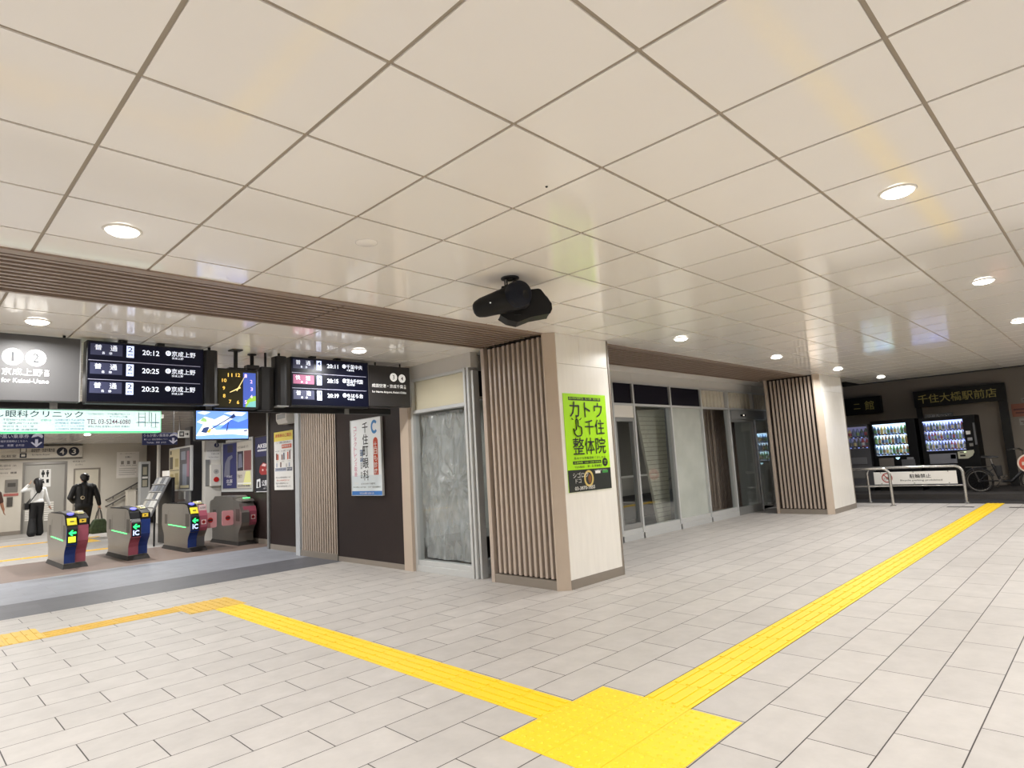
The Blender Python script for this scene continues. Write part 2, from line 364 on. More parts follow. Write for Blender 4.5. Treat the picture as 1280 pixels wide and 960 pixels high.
# carrier rail
r = thing('sign_rail', 'long black horizontal rail behind and below the departure boards', 'sign rail', (-1.2, SY+.17, 2.165))
obj('rail_bar', MB().box(0, 0, 0, 6.1, .08, .075), blackm_m, r)
for x in (.75, 2.72, 4.2, 5.55): obj('hanger', MB().cyl((x, .04, .07), (x, .04, HC-2.165), .022, 10).lathe([(.05, 0), (.05, -.012), (.022, -.02)], 14, 0, (x, .04, HC-2.165)), blackm_m, r)
for x in (2.30, 3.70, 5.41): obj('clip', MB().box(x-.03, -.02, -.01, x+.03, 0, .085), alud_m, r)
def platform_sign(x0, x1, z0, z1, label, nums, circ, jp, suf, en, face, gx):
    r = thing('platform_sign', label, 'sign', (0, SY, 0))
    obj('sign_box', MB().box(x0, 0, z0, x1, .12, z1), face, r, bevel=.006)
    obj('sign_edge', MB().box(x1-.004, -.003, z0, x1+.006, .125, z1).box(x0-.006, -.003, z0, x0+.004, .125, z1), alud_m, r)
    mb = MB()
    for (cx, cz, rad), n in zip(circ, nums):
        mb.disc(cx, cz, rad, -.004, 0, 36)
        w_ = rad*(.14 if n == '1' else .32); mb.text(n, cx-w_, cz-rad*.55, cx+w_, cz+rad*.55, -.0055, 1, .012)
    obj('platform_number', mb, [lit_m, flat((50, 50, 54))], r)
    mb = MB().text(jp[0], *jp[1], -.004, 0, .006)
    if suf: mb.text(suf[0], *suf[1], -.004, 0, .0, True)
    mb.text(en[0], *en[1], -.004, 0, .008)
    obj('lettering', mb, lit_m, r)
    for x in gx: obj('hanger_rod', MB().cyl((x, .06, z1-.01), (x, .06, HC), .012, 8), blackm_m, r)
    return r
platform_sign(.05, 1.272, 2.215, 2.825, 'large dark grey platform sign with white circled numbers 1 and 2', '12', [(.765, 2.612, .077), (.932, 2.612, .077)],
              ('京成上野', (.692, 2.445, .985, 2.51)), ('方面', (.998, 2.445, 1.034, 2.51)), ('for Keisei-Ueno', (.692, 2.378, 1.034, 2.418)), signgrey_m, (.25, 1.15))
platform_sign(4.447, 5.12, 2.25, 2.805, 'dark platform sign with small circled numbers 3 and 4 at the passage wall', '34', [(4.846, 2.655, .058), (4.985, 2.645, .058)],
              ('成田空港・京成千葉', (4.50, 2.505, 5.0, 2.555)), ('方面', (5.012, 2.50, 5.045, 2.56)), ('for Narita Airport, Keisei-Chiba', (4.50, 2.425, 5.046, 2.462)), signdark_m, (4.6, 5.0))
def board(x0, x1, z0, z1, label, rows):
    W_, H_ = x1-x0, z1-z0
    r = thing('departure_board', label, 'departure board', (x0, SY-.02, z0))
    obj('housing', MB().box(0, 0, 0, W_, .14, H_), black_m, r, bevel=.008)
    obj('screen', MB().box(.012, -.004, .02, W_-.012, .004, H_-.015), scr_m, r)
    rh = .19; zt = H_-.03
    lm = MB(); tm = MB(); pl = MB()
    for i, (kind, pf, tme, dest, small, hot) in enumerate(rows):
        t = zt-i*.187
        lm.rect(.03, t-.112, .30, t, -.0052, 2 if hot else 0)
        a = .065 if not hot else .06
        tm.text(kind[0], a, t-.062, a+.06, t-.008, -.0065, 0, .002); tm.text(kind[1], a+.13, t-.066, a+.19, t-.010, -.0065, 0, .002)
        tm.text('各' if not hot else '快', .125, t-.102, .152, t-.075, -.0065, 0, .002); tm.text('停' if not hot else '速', .185, t-.104, .212, t-.077, -.0065, 0, .002)
        pl.rect(.335, t-.118, .40, t+.0, -.0052, 0)
        pl.text(pf, .346, t-.062, .389, t-.012, -.0065, 1, .008); pl.text('番線', .344, t-.1, .391, t-.08, -.0065, 1, .0)
        tm.text(tme, .475, t-.082, .63, t-.03, -.0065, 0, .008)
        tm.disc(.715, t-.045, .026, -.0065, 0); tm.text('駅', .70, t-.06, .73, t-.03, -.0072, 1, 0)
        tm.text(dest, .748, t-.075, .98, t-.018, -.0065, 0, .002); tm.text(small, .75, t-.105, .86, t-.082, -.0065, 0, .002)
        if i < 2: lm.rect(.015, t-.168, W_-.04, t-.162, -.0052, 1)
    obj('row_marking', lm, [glow((52, 56, 84), .3), glow((150, 150, 170), .5), glow((150, 76, 112), .35)], r)
    obj('platform_box', pl, [glow((200, 212, 250), 1.1), ink_m], r)
    obj('lettering', tm, [w_e, scr_m], r)
    for x in (.28, .62): obj('mount', MB().box(x, .03, H_, x+.07, .11, H_+.03).cyl((x+.035, .07, H_+.02), (x+.035, .07, HC-z0), .015, 8), blackm_m, r)
    return r
board(1.316, 2.385, 2.205, 2.82, 'left departure board listing trains at 20:12, 20:25 and 20:32', [('普通', '2', '20:12', '京成上野', '京成上野', 0), ('普通', '2', '20:25', '京成上野', '京成上野', 0), ('普通', '2', '20:32', '京成上野', '京成上野', 0)])
board(3.365, 4.44, 2.22, 2.825, 'right departure board with a pink middle row, listing 20:11, 20:15 and 20:19', [('普通', '4', '20:11', '千葉中央', '千葉中央', 0), ('快速', '3', '20:15', '芝山千代田', '芝山千代田', 1), ('普通', '3', '20:19', 'ちはら台', '千原台', 0)])
# black rounded posts beside the boards
for x, lab in ((2.455, 'black rounded column between the left departure board and the clock'), (3.245, 'black rounded column beside the left edge of the right departure board')):
    r = thing('display_column', lab, 'display column', (x, SY, 2.21))
    obj('shell', MB().prism([(-.07, .08), (-.07, -.02), (-.055, -.05), (-.025, -.065), (.025, -.065), (.055, -.05), (.07, -.02), (.07, .08)], .012, .60, 'z'), black_m, r)
    obj('bottom_cap', MB().box(-.072, -.066, 0, .072, .08, .012), alud_m, r)
    obj('hanger_rod', MB().cyl((0, .03, .6), (0, .03, HC-2.21), .015, 8), blackm_m, r)
tag(obj('hanging_box', MB().box(3.02, SY, 2.17, 3.17, SY+.12, 2.68).cyl((3.095, SY+.06, 2.68), (3.095, SY+.06, HC), .015, 8), black_m, bevel=.006), 'plain black box between the clock and the right departure board', 'box')
# clock
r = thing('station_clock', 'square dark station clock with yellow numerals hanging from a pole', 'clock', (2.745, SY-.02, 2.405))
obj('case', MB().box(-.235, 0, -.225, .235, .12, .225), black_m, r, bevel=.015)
obj('dial', MB().rect(-.212, -.205, .212, .205, -.002, 0).rect(.058, -.205, .20, .185, -.003, 1).poly([(.08, -.205), (.2, -.205), (.2, -.075), (.15, -.085), (.1, -.13)], -.004, 2).poly([(.09, -.205), (.2, -.205), (.2, -.13), (.13, -.15)], -.0045, 3), [mat('dial_olive', (40, 38, 22), .3, emit=.15, ergb=(60, 55, 25)), glow((70, 96, 190), .55), glow((150, 196, 70), .6), glow((120, 190, 190), .6)], r)  # blue and green side: reflection in the clock glass, painted onto the dial
mb = MB()
for n in range(1, 13):
    a = PI/2-n*PI/6; ca, sa = math.cos(a), math.sin(a); k = .165/max(abs(ca), abs(sa))*.93
    k = min(k, .172); x, z = k*ca, k*sa; ww = .024 if n > 9 else .013
    mb.text(str(n), x-ww, z-.02, x+ww, z+.02, -.006, 1 if 1 <= n <= 5 else 0, .01)  # numerals one to five take a pinkish tint from the painted reflection
obj('numeral', mb, [glow((240, 196, 90), 1.2), glow((226, 190, 226), 1.2)], r)
hm = glow((226, 206, 140), 1.0)
def hand(ang, L, wd): 
    c, s_ = math.sin(ang), math.cos(ang)
    return MB().poly([(-wd*s_-.03*c, wd*c-.03*s_), (-wd*.5*s_+L*c, wd*.5*c+L*s_), (wd*.5*s_+L*c, -wd*.5*c+L*s_), (wd*s_-.03*c, -wd*c-.03*s_)][::-1], -.008)
obj('hour_hand', hand(math.radians(243), .10, .008), hm, r); obj('minute_hand', hand(math.radians(28), .15, .006), hm, r)
obj('pole', MB().cyl((0, .06, .225), (0, .06, HC-2.405), .022, 12).box(-.09, .01, .222, .09, .11, .24).box(-.06, .0, HC-2.405-.012, .06, .12, HC-2.405), blackm_m, r)
tag(obj('camera_box', MB().box(2.86, SY+.0, 2.645, 3.0, SY+.10, 2.69).box(2.88, SY+.03, 2.632, 2.96, SY+.08, 2.645), black_m, bevel=.006), 'small black box on top of the right corner of the clock', 'device')
# screen under the clock
r = thing('tv_screen', 'lit screen with a blue and white train picture under the clock', 'screen', (2.335, SY+.095, 1.838))
obj('housing', MB().box(0, 0, 0, .58, .06, .335), black_m, r, bevel=.006)
sc_c = [(120, 165, 245), (232, 240, 255), (70, 110, 215), (250, 250, 255), (200, 170, 70), (40, 60, 110), (150, 190, 120)]
mb = MB().rect(.012, .015, .568, .322, -.002, 0)
for a in ([(.02, .2), (.1, .26), (.2, .23), (.3, .28), (.4, .24), (.3, .17), (.12, .16)], [(.3, .3), (.4, .322), (.55, .31), (.5, .27), (.38, .28)], [(.02, .3), (.08, .32), (.16, .31), (.1, .28)]): mb.poly(a, -.0025, 1)
mb.poly([(.26, .13), (.38, .23), (.46, .2), (.568, .24), (.568, .13)], -.003, 2)
mb.poly([(.012, .05), (.08, .17), (.15, .18), (.22, .11), (.568, .12), (.568, .05)], -.0035, 3)
mb.poly([(.06, .09), (.09, .14), (.15, .15), (.12, .08)], -.004, 5); mb.poly([(.12, .09), (.15, .13), (.17, .12), (.15, .08)], -.0045, 4)
mb.poly([(.05, .21), (.08, .25), (.12, .23), (.12, .2)], -.004, 6); mb.poly([(.17, .12), (.38, .25), (.38, .262), (.165, .13)], -.004, 5); mb.poly([(.36, .25), (.41, .3), (.43, .26), (.39, .24)], -.0045, 5)
mb.poly([(.32, .08), (.345, .2), (.355, .2), (.335, .08)], -.004, 5); mb.poly([(.012, .015), (.568, .015), (.568, .05), (.3, .075), (.012, .045)], -.004, 0); mb.poly([(.2, .06), (.5, .07), (.5, .1), (.22, .1)], -.0045, 3); mb.poly([(.52, .095), (.56, .1), (.56, .115), (.52, .11)], -.0048, 5)
obj('picture', mb, [glow(c, 1.0) for c in sc_c], r)
obj('bracket', MB().box(.26, .045, .25, .32, .06, .335).box(.24, .02, -.03, .33, .05, 0), blackm_m, r)
# lit clinic sign
gy = SY+.30
r = thing('lightbox_sign', 'long lit pale green eye clinic sign hanging below the rail', 'sign', (.107, gy, 1.945))
W_ = 1.96
obj('lightbox', MB().box(0, 0, 0, W_, .12, .225), mat('lightbox_edge', (150, 235, 190), .5, emit=.5, ergb=(120, 235, 170)), r, bevel=.008)
obj('face', MB().rect(.006, .012, W_-.01, .22, -.002, 0).rect(.006, .003, W_-.01, .014, -.0022, 1), [glow((218, 246, 243), .85), glow((80, 225, 150), .8)], r)
mb = MB()
mb.text('し眼科クリニック', .585, .148, 1.255, .213, -.004, 0, .008)
for i, s in enumerate(('平日9:00〜13:00 15:00', '土曜9:00〜13:00', '休診日 木・日・祝', '予約不要 各種保険')): mb.text(s, .64, .115-.031*i, .87+.03*(i % 2), .134-.031*i, -.004, 1, 0)
mb.text('診療科目', .92, .112, 1.0, .132, -.004, 2, .0)
for i, s in enumerate(('白内障日帰り手術 緑内障', '近視矯正 眼鏡処方', 'コンタクトレンズ取扱', '小児眼科 眼底検査')): mb.text(s, 1.03, .115-.029*i, 1.27, .133-.029*i, -.004, 3, 0)
mb.text('千住大橋駅 徒歩1分', 1.29, .178, 1.43, .195, -.004, 1, 0); mb.text('千住橋戸町1-13', 1.46, .178, 1.66, .198, -.004, 1, 0); mb.text('ポンテグランデ2階', 1.48, .15, 1.64, .17, -.004, 1, 0)
mb.text('TEL 03-5244-6080', 1.29, .085, 1.67, .135, -.004, 4, .012); mb.text('眼科 内科 皮膚科 小児科 耳鼻科', 1.30, .05, 1.66, .07, -.004, 1, 0)
for a in ((1.74, .19, 1.80, .193), (1.74, .06, 1.745, .21), (1.80, .06, 1.805, .21), (1.84, .11, 1.845, .22), (1.86, .06, 1.865, .21), (1.72, .10, 1.94, .106), (1.745, .155, 1.80, .16), (1.9, .05, 1.905, .2), (1.86, .05, 1.92, .054)): mb.rect(*a, -.004, 5)
mb.rect(1.74, .101, 1.80, .109, -.005, 3); mb.rect(1.87, .098, 1.93, .107, -.005, 3)
obj('lettering', mb, [flat((40, 70, 90)), flat((80, 96, 120)), flat((70, 190, 150)), flat((60, 120, 180)), flat((170, 130, 160)), flat((60, 90, 80))], r)
for x in (1.15, W_-.2): obj('hanger_rod', MB().box(x, .03, .22, x+.03, .06, .26), alud_m, r)
obj('end_cap', MB().box(W_-.004, -.004, .15, W_+.02, .05, .19), lit_m, r)
# navy ticket signs over the gates
gl = MB()
def navy(x0, x1, z0, z1, y, label):
    r = thing('ticket_sign', label, 'sign', (x0, y, z0)); w_, h = x1-x0, z1-z0
    obj('panel', MB().box(0, 0, 0, w_, .03, h), navy_m, r, bevel=.004)
    mb = MB().text('うらが黒い乗車券', .03*w_, .66*h, .74*w_, .92*h, -.003, 0, .005).text('■きっぷ・磁気定期券はこちらへ', .05*w_, .40*h, .72*w_, .54*h, -.003, 0, 0).text('Tickets', .12*w_, .14*h, .32*w_, .27*h, -.003, 0, 0).text('車票  승차권', .38*w_, .13*h, .66*w_, .28*h, -.003, 0, 0)
    cx = .87*w_
    mb.poly([(cx-.02, .58*h), (cx+.02, .58*h), (cx+.02, .28*h), (cx+.06, .42*h), (cx+.075, .36*h), (cx, .06*h), (cx-.075, .36*h), (cx-.06, .42*h), (cx-.02, .28*h)], -.003, 0)
    mb.poly([(cx-.07, .68*h), (cx-.05, .86*h), (cx, .95*h), (cx+.06, .92*h), (cx+.085, .78*h), (cx+.07, .64*h), (cx+.02, .78*h)], -.003, 0)
    obj('lettering', mb, mat('navy_sign_text', (215, 215, 232), .5, emit=.12, var=0), r)
    for x in (.12*w_, .88*w_): obj('hanger_rod', MB().cyl((x, .015, h), (x, .015, HC-z0), .008, 8), alud_m, r)
navy(1.07, 1.828, 2.075, 2.325, 12.6, 'navy ticket sign with a down arrow, at the left picture edge')
navy(3.258, 3.846, 2.09, 2.31, 12.6, 'navy ticket sign with a down arrow, hanging left of the lit screen')
r = thing('exit_sign', 'small white hanging sign with a black symbol and an arrow', 'sign', (4.592, 15, 2.368))
obj('panel', MB().box(0, 0, 0, .235, .04, .163), mat('sign_pale', (206, 204, 200), .5), r, bevel=.004)
obj('symbol', MB().rect(.022, .025, .118, .14, -.003).poly([(.14, .09), (.18, .09), (.18, .115), (.218, .08), (.18, .045), (.18, .07), (.14, .07)], -.003).rect(.045, .05, .06, .115, -.0045, 1).rect(.08, .05, .095, .115, -.0045, 1).rect(.05, .075, .09, .085, -.0045, 1), [ink_m, paper_m], r)
obj('hanger_rod', MB().cyl((.03, .02, .16), (.03, .02, HC-2.368), .012, 8), alud_m, r)
# white unit high on the passage wall
r = thing('wall_speaker', 'small white box unit high on the wall above the dark posters', 'speaker', (5.36, 11.2, 2.36), FX)
obj('body', MB().prism([(0, 0), (0, .2), (-.2, .2), (-.2, .07), (-.16, 0)], -.12, .3, 'x'), white_m, r, bevel=.01)
obj('grille', MB().box(-.08, -.203, .09, .26, -.199, .18), alud_m, r)
# fascia above the lift with circled platform numbers
r = thing('fascia_sign', 'white platform direction sign with dark circled 4 and 3 on the back wall', 'sign', (1.4, 25.5, 2.40))
obj('panel', MB().box(0, -.12, 0, 3.36, -.002, .40), cream_m, r, bevel=.01)
obj('top_trim', MB().box(0, -.14, .395, 3.36, 0, .42).box(0, -.14, -.02, 3.36, 0, .0), steeld_m, r)
mb = MB()
for cx, n in ((2.78, '4'), (3.11, '3')): mb.disc(cx, .2, .15, -.124, 0); mb.text(n, cx-.06, .11, cx+.06, .29, -.127, 1, .01)
mb.text('成田空港・京成千葉方面', 1.95, .2, 2.58, .32, -.124, 0, .01).text('for Narita Airport', 1.98, .08, 2.45, .15, -.124, 0, 0).rect(1.66, .2, 1.84, .36, -.124, 2).rect(1.69, .23, 1.81, .33, -.126, 1).rect(1.66, .03, 1.84, .18, -.124, 0).rect(1.70, .07, 1.80, .14, -.126, 1)
mb.text('化粧室', 1.2, .05, 1.58, .14, -.124, 0, 0).text('京成上野方面', .1, .23, .7, .34, -.124, 0, 0).text('for Keisei-Ueno', .15, .07, 1.05, .15, -.124, 0, 0)
obj('lettering', mb, [flat((36, 38, 52)), flat((225, 220, 210)), flat((120, 116, 108))], r)
# ------------------------------------------------------------------ posters
def sheet(name, label, cat, loc, rz, w, h, marks, mats, base=paper_m, t=.006, frame=None, fm=None, letter=None, lmats=None, lname='lettering'):
    r = thing(name, label, cat, loc, rz)
    if frame:
        mb = MB().box(-frame, -t-.012, -frame, 0, 0, h+frame).box(w, -t-.012, -frame, w+frame, 0, h+frame).box(0, -t-.012, h, w, 0, h+frame).box(0, -t-.012, -frame, w, 0, 0)
        obj('frame', mb, fm or alu_m, r, bevel=.003)
    mb = MB().box(0, -t, 0, w, 0, h, 0)
    for k, a in marks:
        k_ = k+1
        if isinstance(a[0], tuple): mb.poly(list(a), -t-.001-.0004*marks.index((k, a)) % .003, k_)
        else: mb.rect(*a, -t-.001-(.0004*marks.index((k, a))) % .003, k_)
    obj('sheet', mb, [base]+mats, r)
    if letter: obj(lname, letter, lmats, r)
    return r
# lime clinic poster on the stone pillar (faces -Y)
w_, h = .805, 1.122
L_ = MB(); yy = -.0115
L_.text('痛みの根本改善専門院', .10, 1.055, .36, 1.085, yy, 2, 0).text('肩こり 腰痛', .40, 1.055, .52, 1.085, yy, 2, 0).text('骨盤 頭痛', .55, 1.055, .68, 1.085, yy, 2, 0)
for c, x0, x1, z0, z1 in (('カ', .095, .28, .85, 1.03), ('ト', .37, .48, .85, 1.025), ('ウ', .555, .72, .85, 1.025), ('千', .36, .53, .645, .82), ('住', .55, .735, .645, .825), ('整', .115, .32, .418, .612), ('体', .335, .52, .418, .61), ('院', .54, .74, .418, .612)): L_.text(c, x0, z0, x1, z1, yy, 0, .004)
# the pointing hand drawn on the poster
L_.tube([(a, yy, b+.078) for a, b in [(.20, .735), (.20, .63), (.165, .61), (.15, .64), (.165, .58), (.20, .553), (.27, .553), (.295, .58), (.295, .65), (.265, .665), (.235, .665), (.235, .735), (.218, .75), (.20, .735)]], .0075, 6, 0)
for a in ((.15, .82, .125, .835), (.218, .838, .218, .855), (.275, .82, .30, .838)): L_.tube([(a[0], yy, a[1]), (a[2], yy, a[3])], .005, 6, 0)
L_.text('根本から改善施術で治します', .12, .362, .72, .392, yy, 0, 0)
L_.text('診療時間', .12, .315, .27, .337, yy, 2, 0).text('9:00〜20:00 日祝休', .31, .315, .61, .337, yy, 2, 0).text('千住大橋駅前', .12, .265, .30, .29, yy, 0, 0).text('鍼・灸 骨盤矯正', .36, .265, .64, .295, yy, 0, 0).text('徒歩\n1分', .68, .29, .73, .34, yy-.001, 2, 0)
L_.text('シゴロク', .08, -.09, .36, -.03, yy, 1, 0).text('ドコ', .12, -.15, .22, -.1, yy, 1, 0).text('03-3870-1855', .10, -.228, .47, -.188, yy, 1, .015).text('ご予約はこちら', .48, -.03, .72, -.012, yy, 1, 0)
L_.v = [(a, b, c+.247 if c < 0 else c) for a, b, c in L_.v]
mk = [(1, (0, 0, w_, .247)), (0, (.09, 1.045, .70, 1.085)), (0, (.10, .308, .63, .345)), (2, (.50, .19, .60, .222)), (3, (.64, .19, .75, .222)), (4, tuple((.37+.09*math.cos(a*PI/12), .14+.095*math.sin(a*PI/12)) for a in range(24))), (1, tuple((.37+.06*math.cos(a*PI/12), .14+.07*math.sin(a*PI/12)) for a in range(24))), (5, tuple((.385+.03*math.cos(a*PI/12), .135+.05*math.sin(a*PI/12)) for a in range(24))), (0, tuple((.705+.055*math.cos(a*PI/12), .315+.05*math.sin(a*PI/12)) for a in range(24)))]
sheet('clinic_poster', 'lime green clinic poster with black lettering on the stone pillar', 'poster', (5.38, 4.4715, 1.038), 0, w_, h, mk, [ink_m, mat('poster_black', (40, 44, 42), .4), paper_m, flat((60, 150, 70)), flat((214, 190, 110)), flat((130, 84, 40))],
      base=mat('poster_lime', (178, 240, 24), .4, var=.02), letter=L_, lmats=[ink_m, flat((226, 226, 222)), mat('poster_lime', (0, 0, 0))])
# tall eye clinic panel on the dark passage wall (faces -X)
w_, h = .845, 1.155
L_ = MB(); yy = -.032
L_.text('千住町眼科', .335, .21, .49, 1.115, yy, 0, .005, True)
L_.text('コンタクトレンズ取扱', .085, .28, .165, 1.06, yy, 1, 0, True)
L_.text('土日も診療', .645, .30, .735, .80, yy-.002, 2, .01, True)
L_.text('眼科一般', .265, .52, .315, .68, yy-.002, 2, 0, True); L_.text('白内障 緑内障', .265, .25, .31, .50, yy, 0, 0, True)
L_.text('駅前', .08, .165, .20, .195, yy-.002, 2, 0).text('03-5813-0000 千住橋戸町', .27, .16, .66, .185, yy, 0, 0).text('月火水木金土 9:00〜12:30', .04, .11, .40, .135, yy, 0, 0).text('14:30〜18:30 日曜休診', .46, .11, .80, .135, yy, 0, 0).text('千住大橋駅 徒歩1分', .22, .012, .62, .045, yy-.002, 2, 0)
ring = [(.665+.09*math.cos(a), 1.02+.105*math.sin(a)) for a in [PI*.22+i*PI*1.56/20 for i in range(21)]]+[(.665+.05*math.cos(a), 1.02+.06*math.sin(a)) for a in [PI*1.78-i*PI*1.56/20 for i in range(21)]]
pill = [(.69+.062*math.cos(a), .80+.06*math.sin(a)) for a in [i*PI/8 for i in range(9)]]+[(.69+.062*math.cos(a), .29+.06*math.sin(a)) for a in [PI+i*PI/8 for i in range(9)]]
lp = [(.14+.09*math.cos(a)*(1 if 1 else 0), .18+.024*math.sin(a)) for a in [i*PI/10 for i in range(20)]]
sheet('clinic_signboard', 'tall white eye clinic signboard on the dark brown passage wall', 'signboard', (5.192, 8.668, 1.04), FX, w_, h,
      [(1, (0, 0, w_, .062)), (0, tuple(ring)), (2, tuple(pill)), (3, tuple(lp)), (3, (.255, .51, .325, .69)), (4, (.0, .062, w_, .3))], [flat((70, 140, 205)), flat((64, 128, 206)), flat((204, 74, 40)), flat((52, 96, 150)), flat((226, 236, 242))],
      base=mat('signboard_face', (232, 236, 238), .4, emit=.10), t=.028, frame=.008, letter=L_, lmats=[ink_m, flat((214, 120, 150)), paper_m])
# yellow and white notice
w_, h = .79, 1.11
L_ = MB(); yy = -.012
L_.text('乗車券のご案内', .06, 1.0, .74, 1.07, yy, 1, .01).text('きっぷ・定期券をご利用のお客さまへ', .08, .88, .72, .92, yy, 0, 0).text('期間限定', .36, .80, .72, .845, yy-.002, 2, 0)
for i in range(3): L_.text('大人 500円', .06+.25*i, .725, .24+.25*i, .75, yy, 0, 0).text('小児', .08+.25*i, .53, .18+.25*i, .55, yy, 0, 0)
L_.text('有効区間 全線', .10, .375, .50, .405, yy, 0, 0).text('発売箇所', .55, .37, .74, .41, yy, 2, 0)
for i in range(4): L_.text('駅窓口および自動券売機で発売しています', .08+.03*(i % 2), .22-.055*i, .7-.05*(i % 3), .25-.055*i, yy, 1 if i == 1 else 0, 0)
mk = [(0, (0, .93, w_, h)), (1, (.33, .785, .74, .86)), (2, (.04, .355, .52, .42)), (3, (.54, .355, .76, .42))]
for i, (x, hh, c) in enumerate(((.08, .13, 4), (.14, .11, 1), (.32, .10, 4), (.40, .13, 3), (.56, .14, 1), (.64, .16, 4), (.09, .10, 2), (.26, .12, 4), (.5, .08, 5), (.62, .1, 2))): mk.append((c, (x, .57 if i < 6 else .43, x+.05, .57+hh if i < 6 else .43+hh*.8)))
sheet('mounted_ticket_poster', 'white notice poster with a yellow head on the narrow dark wall panel', 'poster', (5.355, 11.83, 1.132), FX, w_, h, mk, [flat((240, 220, 90)), flat((208, 84, 40)), flat((170, 176, 196)), flat((84, 90, 110)), flat((120, 84, 76)), flat((200, 196, 190))],
      letter=L_, lmats=[flat((90, 84, 90)), flat((206, 90, 40)), paper_m])
# dark framed double poster by the gates
w_, h = 1.70, 1.10
mk = [(0, (.03, .03, .84, h-.03)), (1, (.86, .03, w_-.03, h-.03)), (2, (.88, .42, 1.22, .86)), (3, (1.26, .42, w_-.05, .86)), (4, ((1.2, .1), (1.64, .1), (1.60, .40), (1.36, .40))), (5, (.9, .12, w_-.06, .15)), (2, (.3, .86, .62, 1.04)), (6, ((.1, .3), (.16, .62), (.34, .76), (.58, .80), (.62, .74), (.46, .68), (.44, .3))), (2, ((.34, .3), (.36, .60), (.46, .68), (.46, .3))), (7, (1.3, .42, 1.62, .56)), (6, ((.92, .48), (.96, .80), (1.12, .8), (1.18, .5)))]
L_ = MB(); yy = -.012
L_.text('すみだ', .25, .27, .6, .33, yy, 0, .01).text('北斎', .24, .15, .62, .24, yy, 0, .01).text('展覧会', .3, .10, .56, .14, yy, 0, 0).text('千住めぐり', .9, .25, 1.16, .34, yy, 1, 0).text('2024年秋 開催', .9, .06, 1.58, .10, yy, 1, 0).text('のりものまつり', .92, .92, 1.5, .98, yy, 1, 0)
sheet('double_poster', 'framed pair of dark blue and pale posters on the wall above the last gate', 'poster', (5.695, 15.38, 1.14), FX, w_, h, mk, [flat((44, 48, 98)), flat((190, 184, 174)), flat((52, 50, 62)), flat((120, 70, 70)), flat((222, 220, 150)), flat((230, 228, 222)), flat((110, 112, 130)), flat((196, 84, 76))],
      base=flat((150, 148, 146)), frame=.05, fm=alu_m, letter=L_, lmats=[flat((210, 208, 216)), flat((70, 64, 60))])
w_, h = .80, 1.17
mk = [(0, (0, .75, w_, h)), (1, (.12, .86, .74, .90)), (2, ((.2, .42), (.25, .55), (.4, .62), (.6, .58), (.7, .44), (.6, .36), (.3, .36))), (3, ((.32, .55), (.4, .6), (.55, .58), (.52, .53))), (3, (.35, .44, .42, .48)), (3, (.56, .44, .61, .48)), (1, ((.06, .08), (.08, .26), (.26, .28), (.28, .1))), (4, ((.12, .1), (.13, .22), (.21, .22), (.21, .1))), (1, (.05, -.0, .7, .012))]
L_ = MB(); yy = -.012
L_.text('AKEMI', .12, .93, .74, 1.02, yy, 0, .03).text('10.25 FRI. ROADSHOW', .16, .85, .7, .875, yy, 1, 0).text('公開中', .34, .12, .74, .25, yy, 0, .01).text('全国ロードショー', .42, .06, .74, .09, yy, 0, 0)
sheet('film_poster', 'narrow dark film-style poster with a red shape beside the double poster', 'poster', (5.695, 13.52, 1.08), FX, w_, h, [m for m in mk], [flat((40, 42, 84)), flat((216, 216, 220)), flat((150, 40, 40)), flat((224, 190, 190)), flat((30, 34, 34))],
      base=flat((26, 26, 38)), frame=.02, fm=steeld_m, letter=L_, lmats=[flat((236, 236, 240)), flat((40, 42, 84))])
# ------------------------------------------------------------------ glazed shop unit facing the passage
G = 1.265
r = bpy.data.objects.new('window_1', None); COL.objects.link(r); r['kind'] = 'structure'; r.location = (5.25, 7.165, 0); r.rotation_euler = (0, 0, FX)
obj('header_panel', MB().box(0, -.0, 2.66, G+.04, .12, HC), head_m, r)
obj('frame', MB().box(0, -.02, 0, .05, .1, 2.66).box(G-.09, -.03, 0, G-.05, .1, 2.66).box(G-.04, -.015, 0, G+.0, .1, 2.66).box(G+.012, .02, 0, G+.05, .12, 2.62).box(.05, -.012, 2.62, G-.09, .1, 2.66).box(.05, -.012, 2.17, G-.09, .1, 2.215).box(.05, -.02, 0, G-.09, .1, .085).box(.05, -.006, .085, G-.09, .1, .15), alu_m, r, bevel=.003)
obj('upper_panel', MB().box(.05, .03, 2.215, G-.09, .05, 2.62), mat('cream_panel', (206, 200, 178), .18, var=.02), r)
obj('pane', MB().box(.05, .03, .15, G-.09, .036, 2.17), glass_mat('shop_glass', (.95, .96, .96), 1.45), r)
film = bpy.data.materials.new('plastic_film'); film.use_nodes = True; nt = film.node_tree; nt.nodes.remove(nt.nodes['Principled BSDF'])
tr = nt.nodes.new('ShaderNodeBsdfTransparent'); df = nt.nodes.new('ShaderNodeBsdfDiffuse'); df.inputs['Color'].default_value = (*lin((210, 214, 216)), 1)
gl = nt.nodes.new('ShaderNodeBsdfGlossy'); gl.inputs['Roughness'].default_value = .12
tc = nt.nodes.new('ShaderNodeTexCoord'); mp = nt.nodes.new('ShaderNodeMapping'); mp.inputs['Scale'].default_value = (5, 5, 1.3); mp.inputs['Rotation'].default_value = (.0, .35, 0)
nz = nt.nodes.new('ShaderNodeTexNoise'); nz.inputs['Scale'].default_value = 1.6; nz.inputs['Detail'].default_value = 7; nz.inputs['Distortion'].default_value = 1.2
rp = nt.nodes.new('ShaderNodeMapRange'); rp.inputs['From Min'].default_value = .35; rp.inputs['From Max'].default_value = .75; rp.inputs['To Min'].default_value = .28; rp.inputs['To Max'].default_value = .66
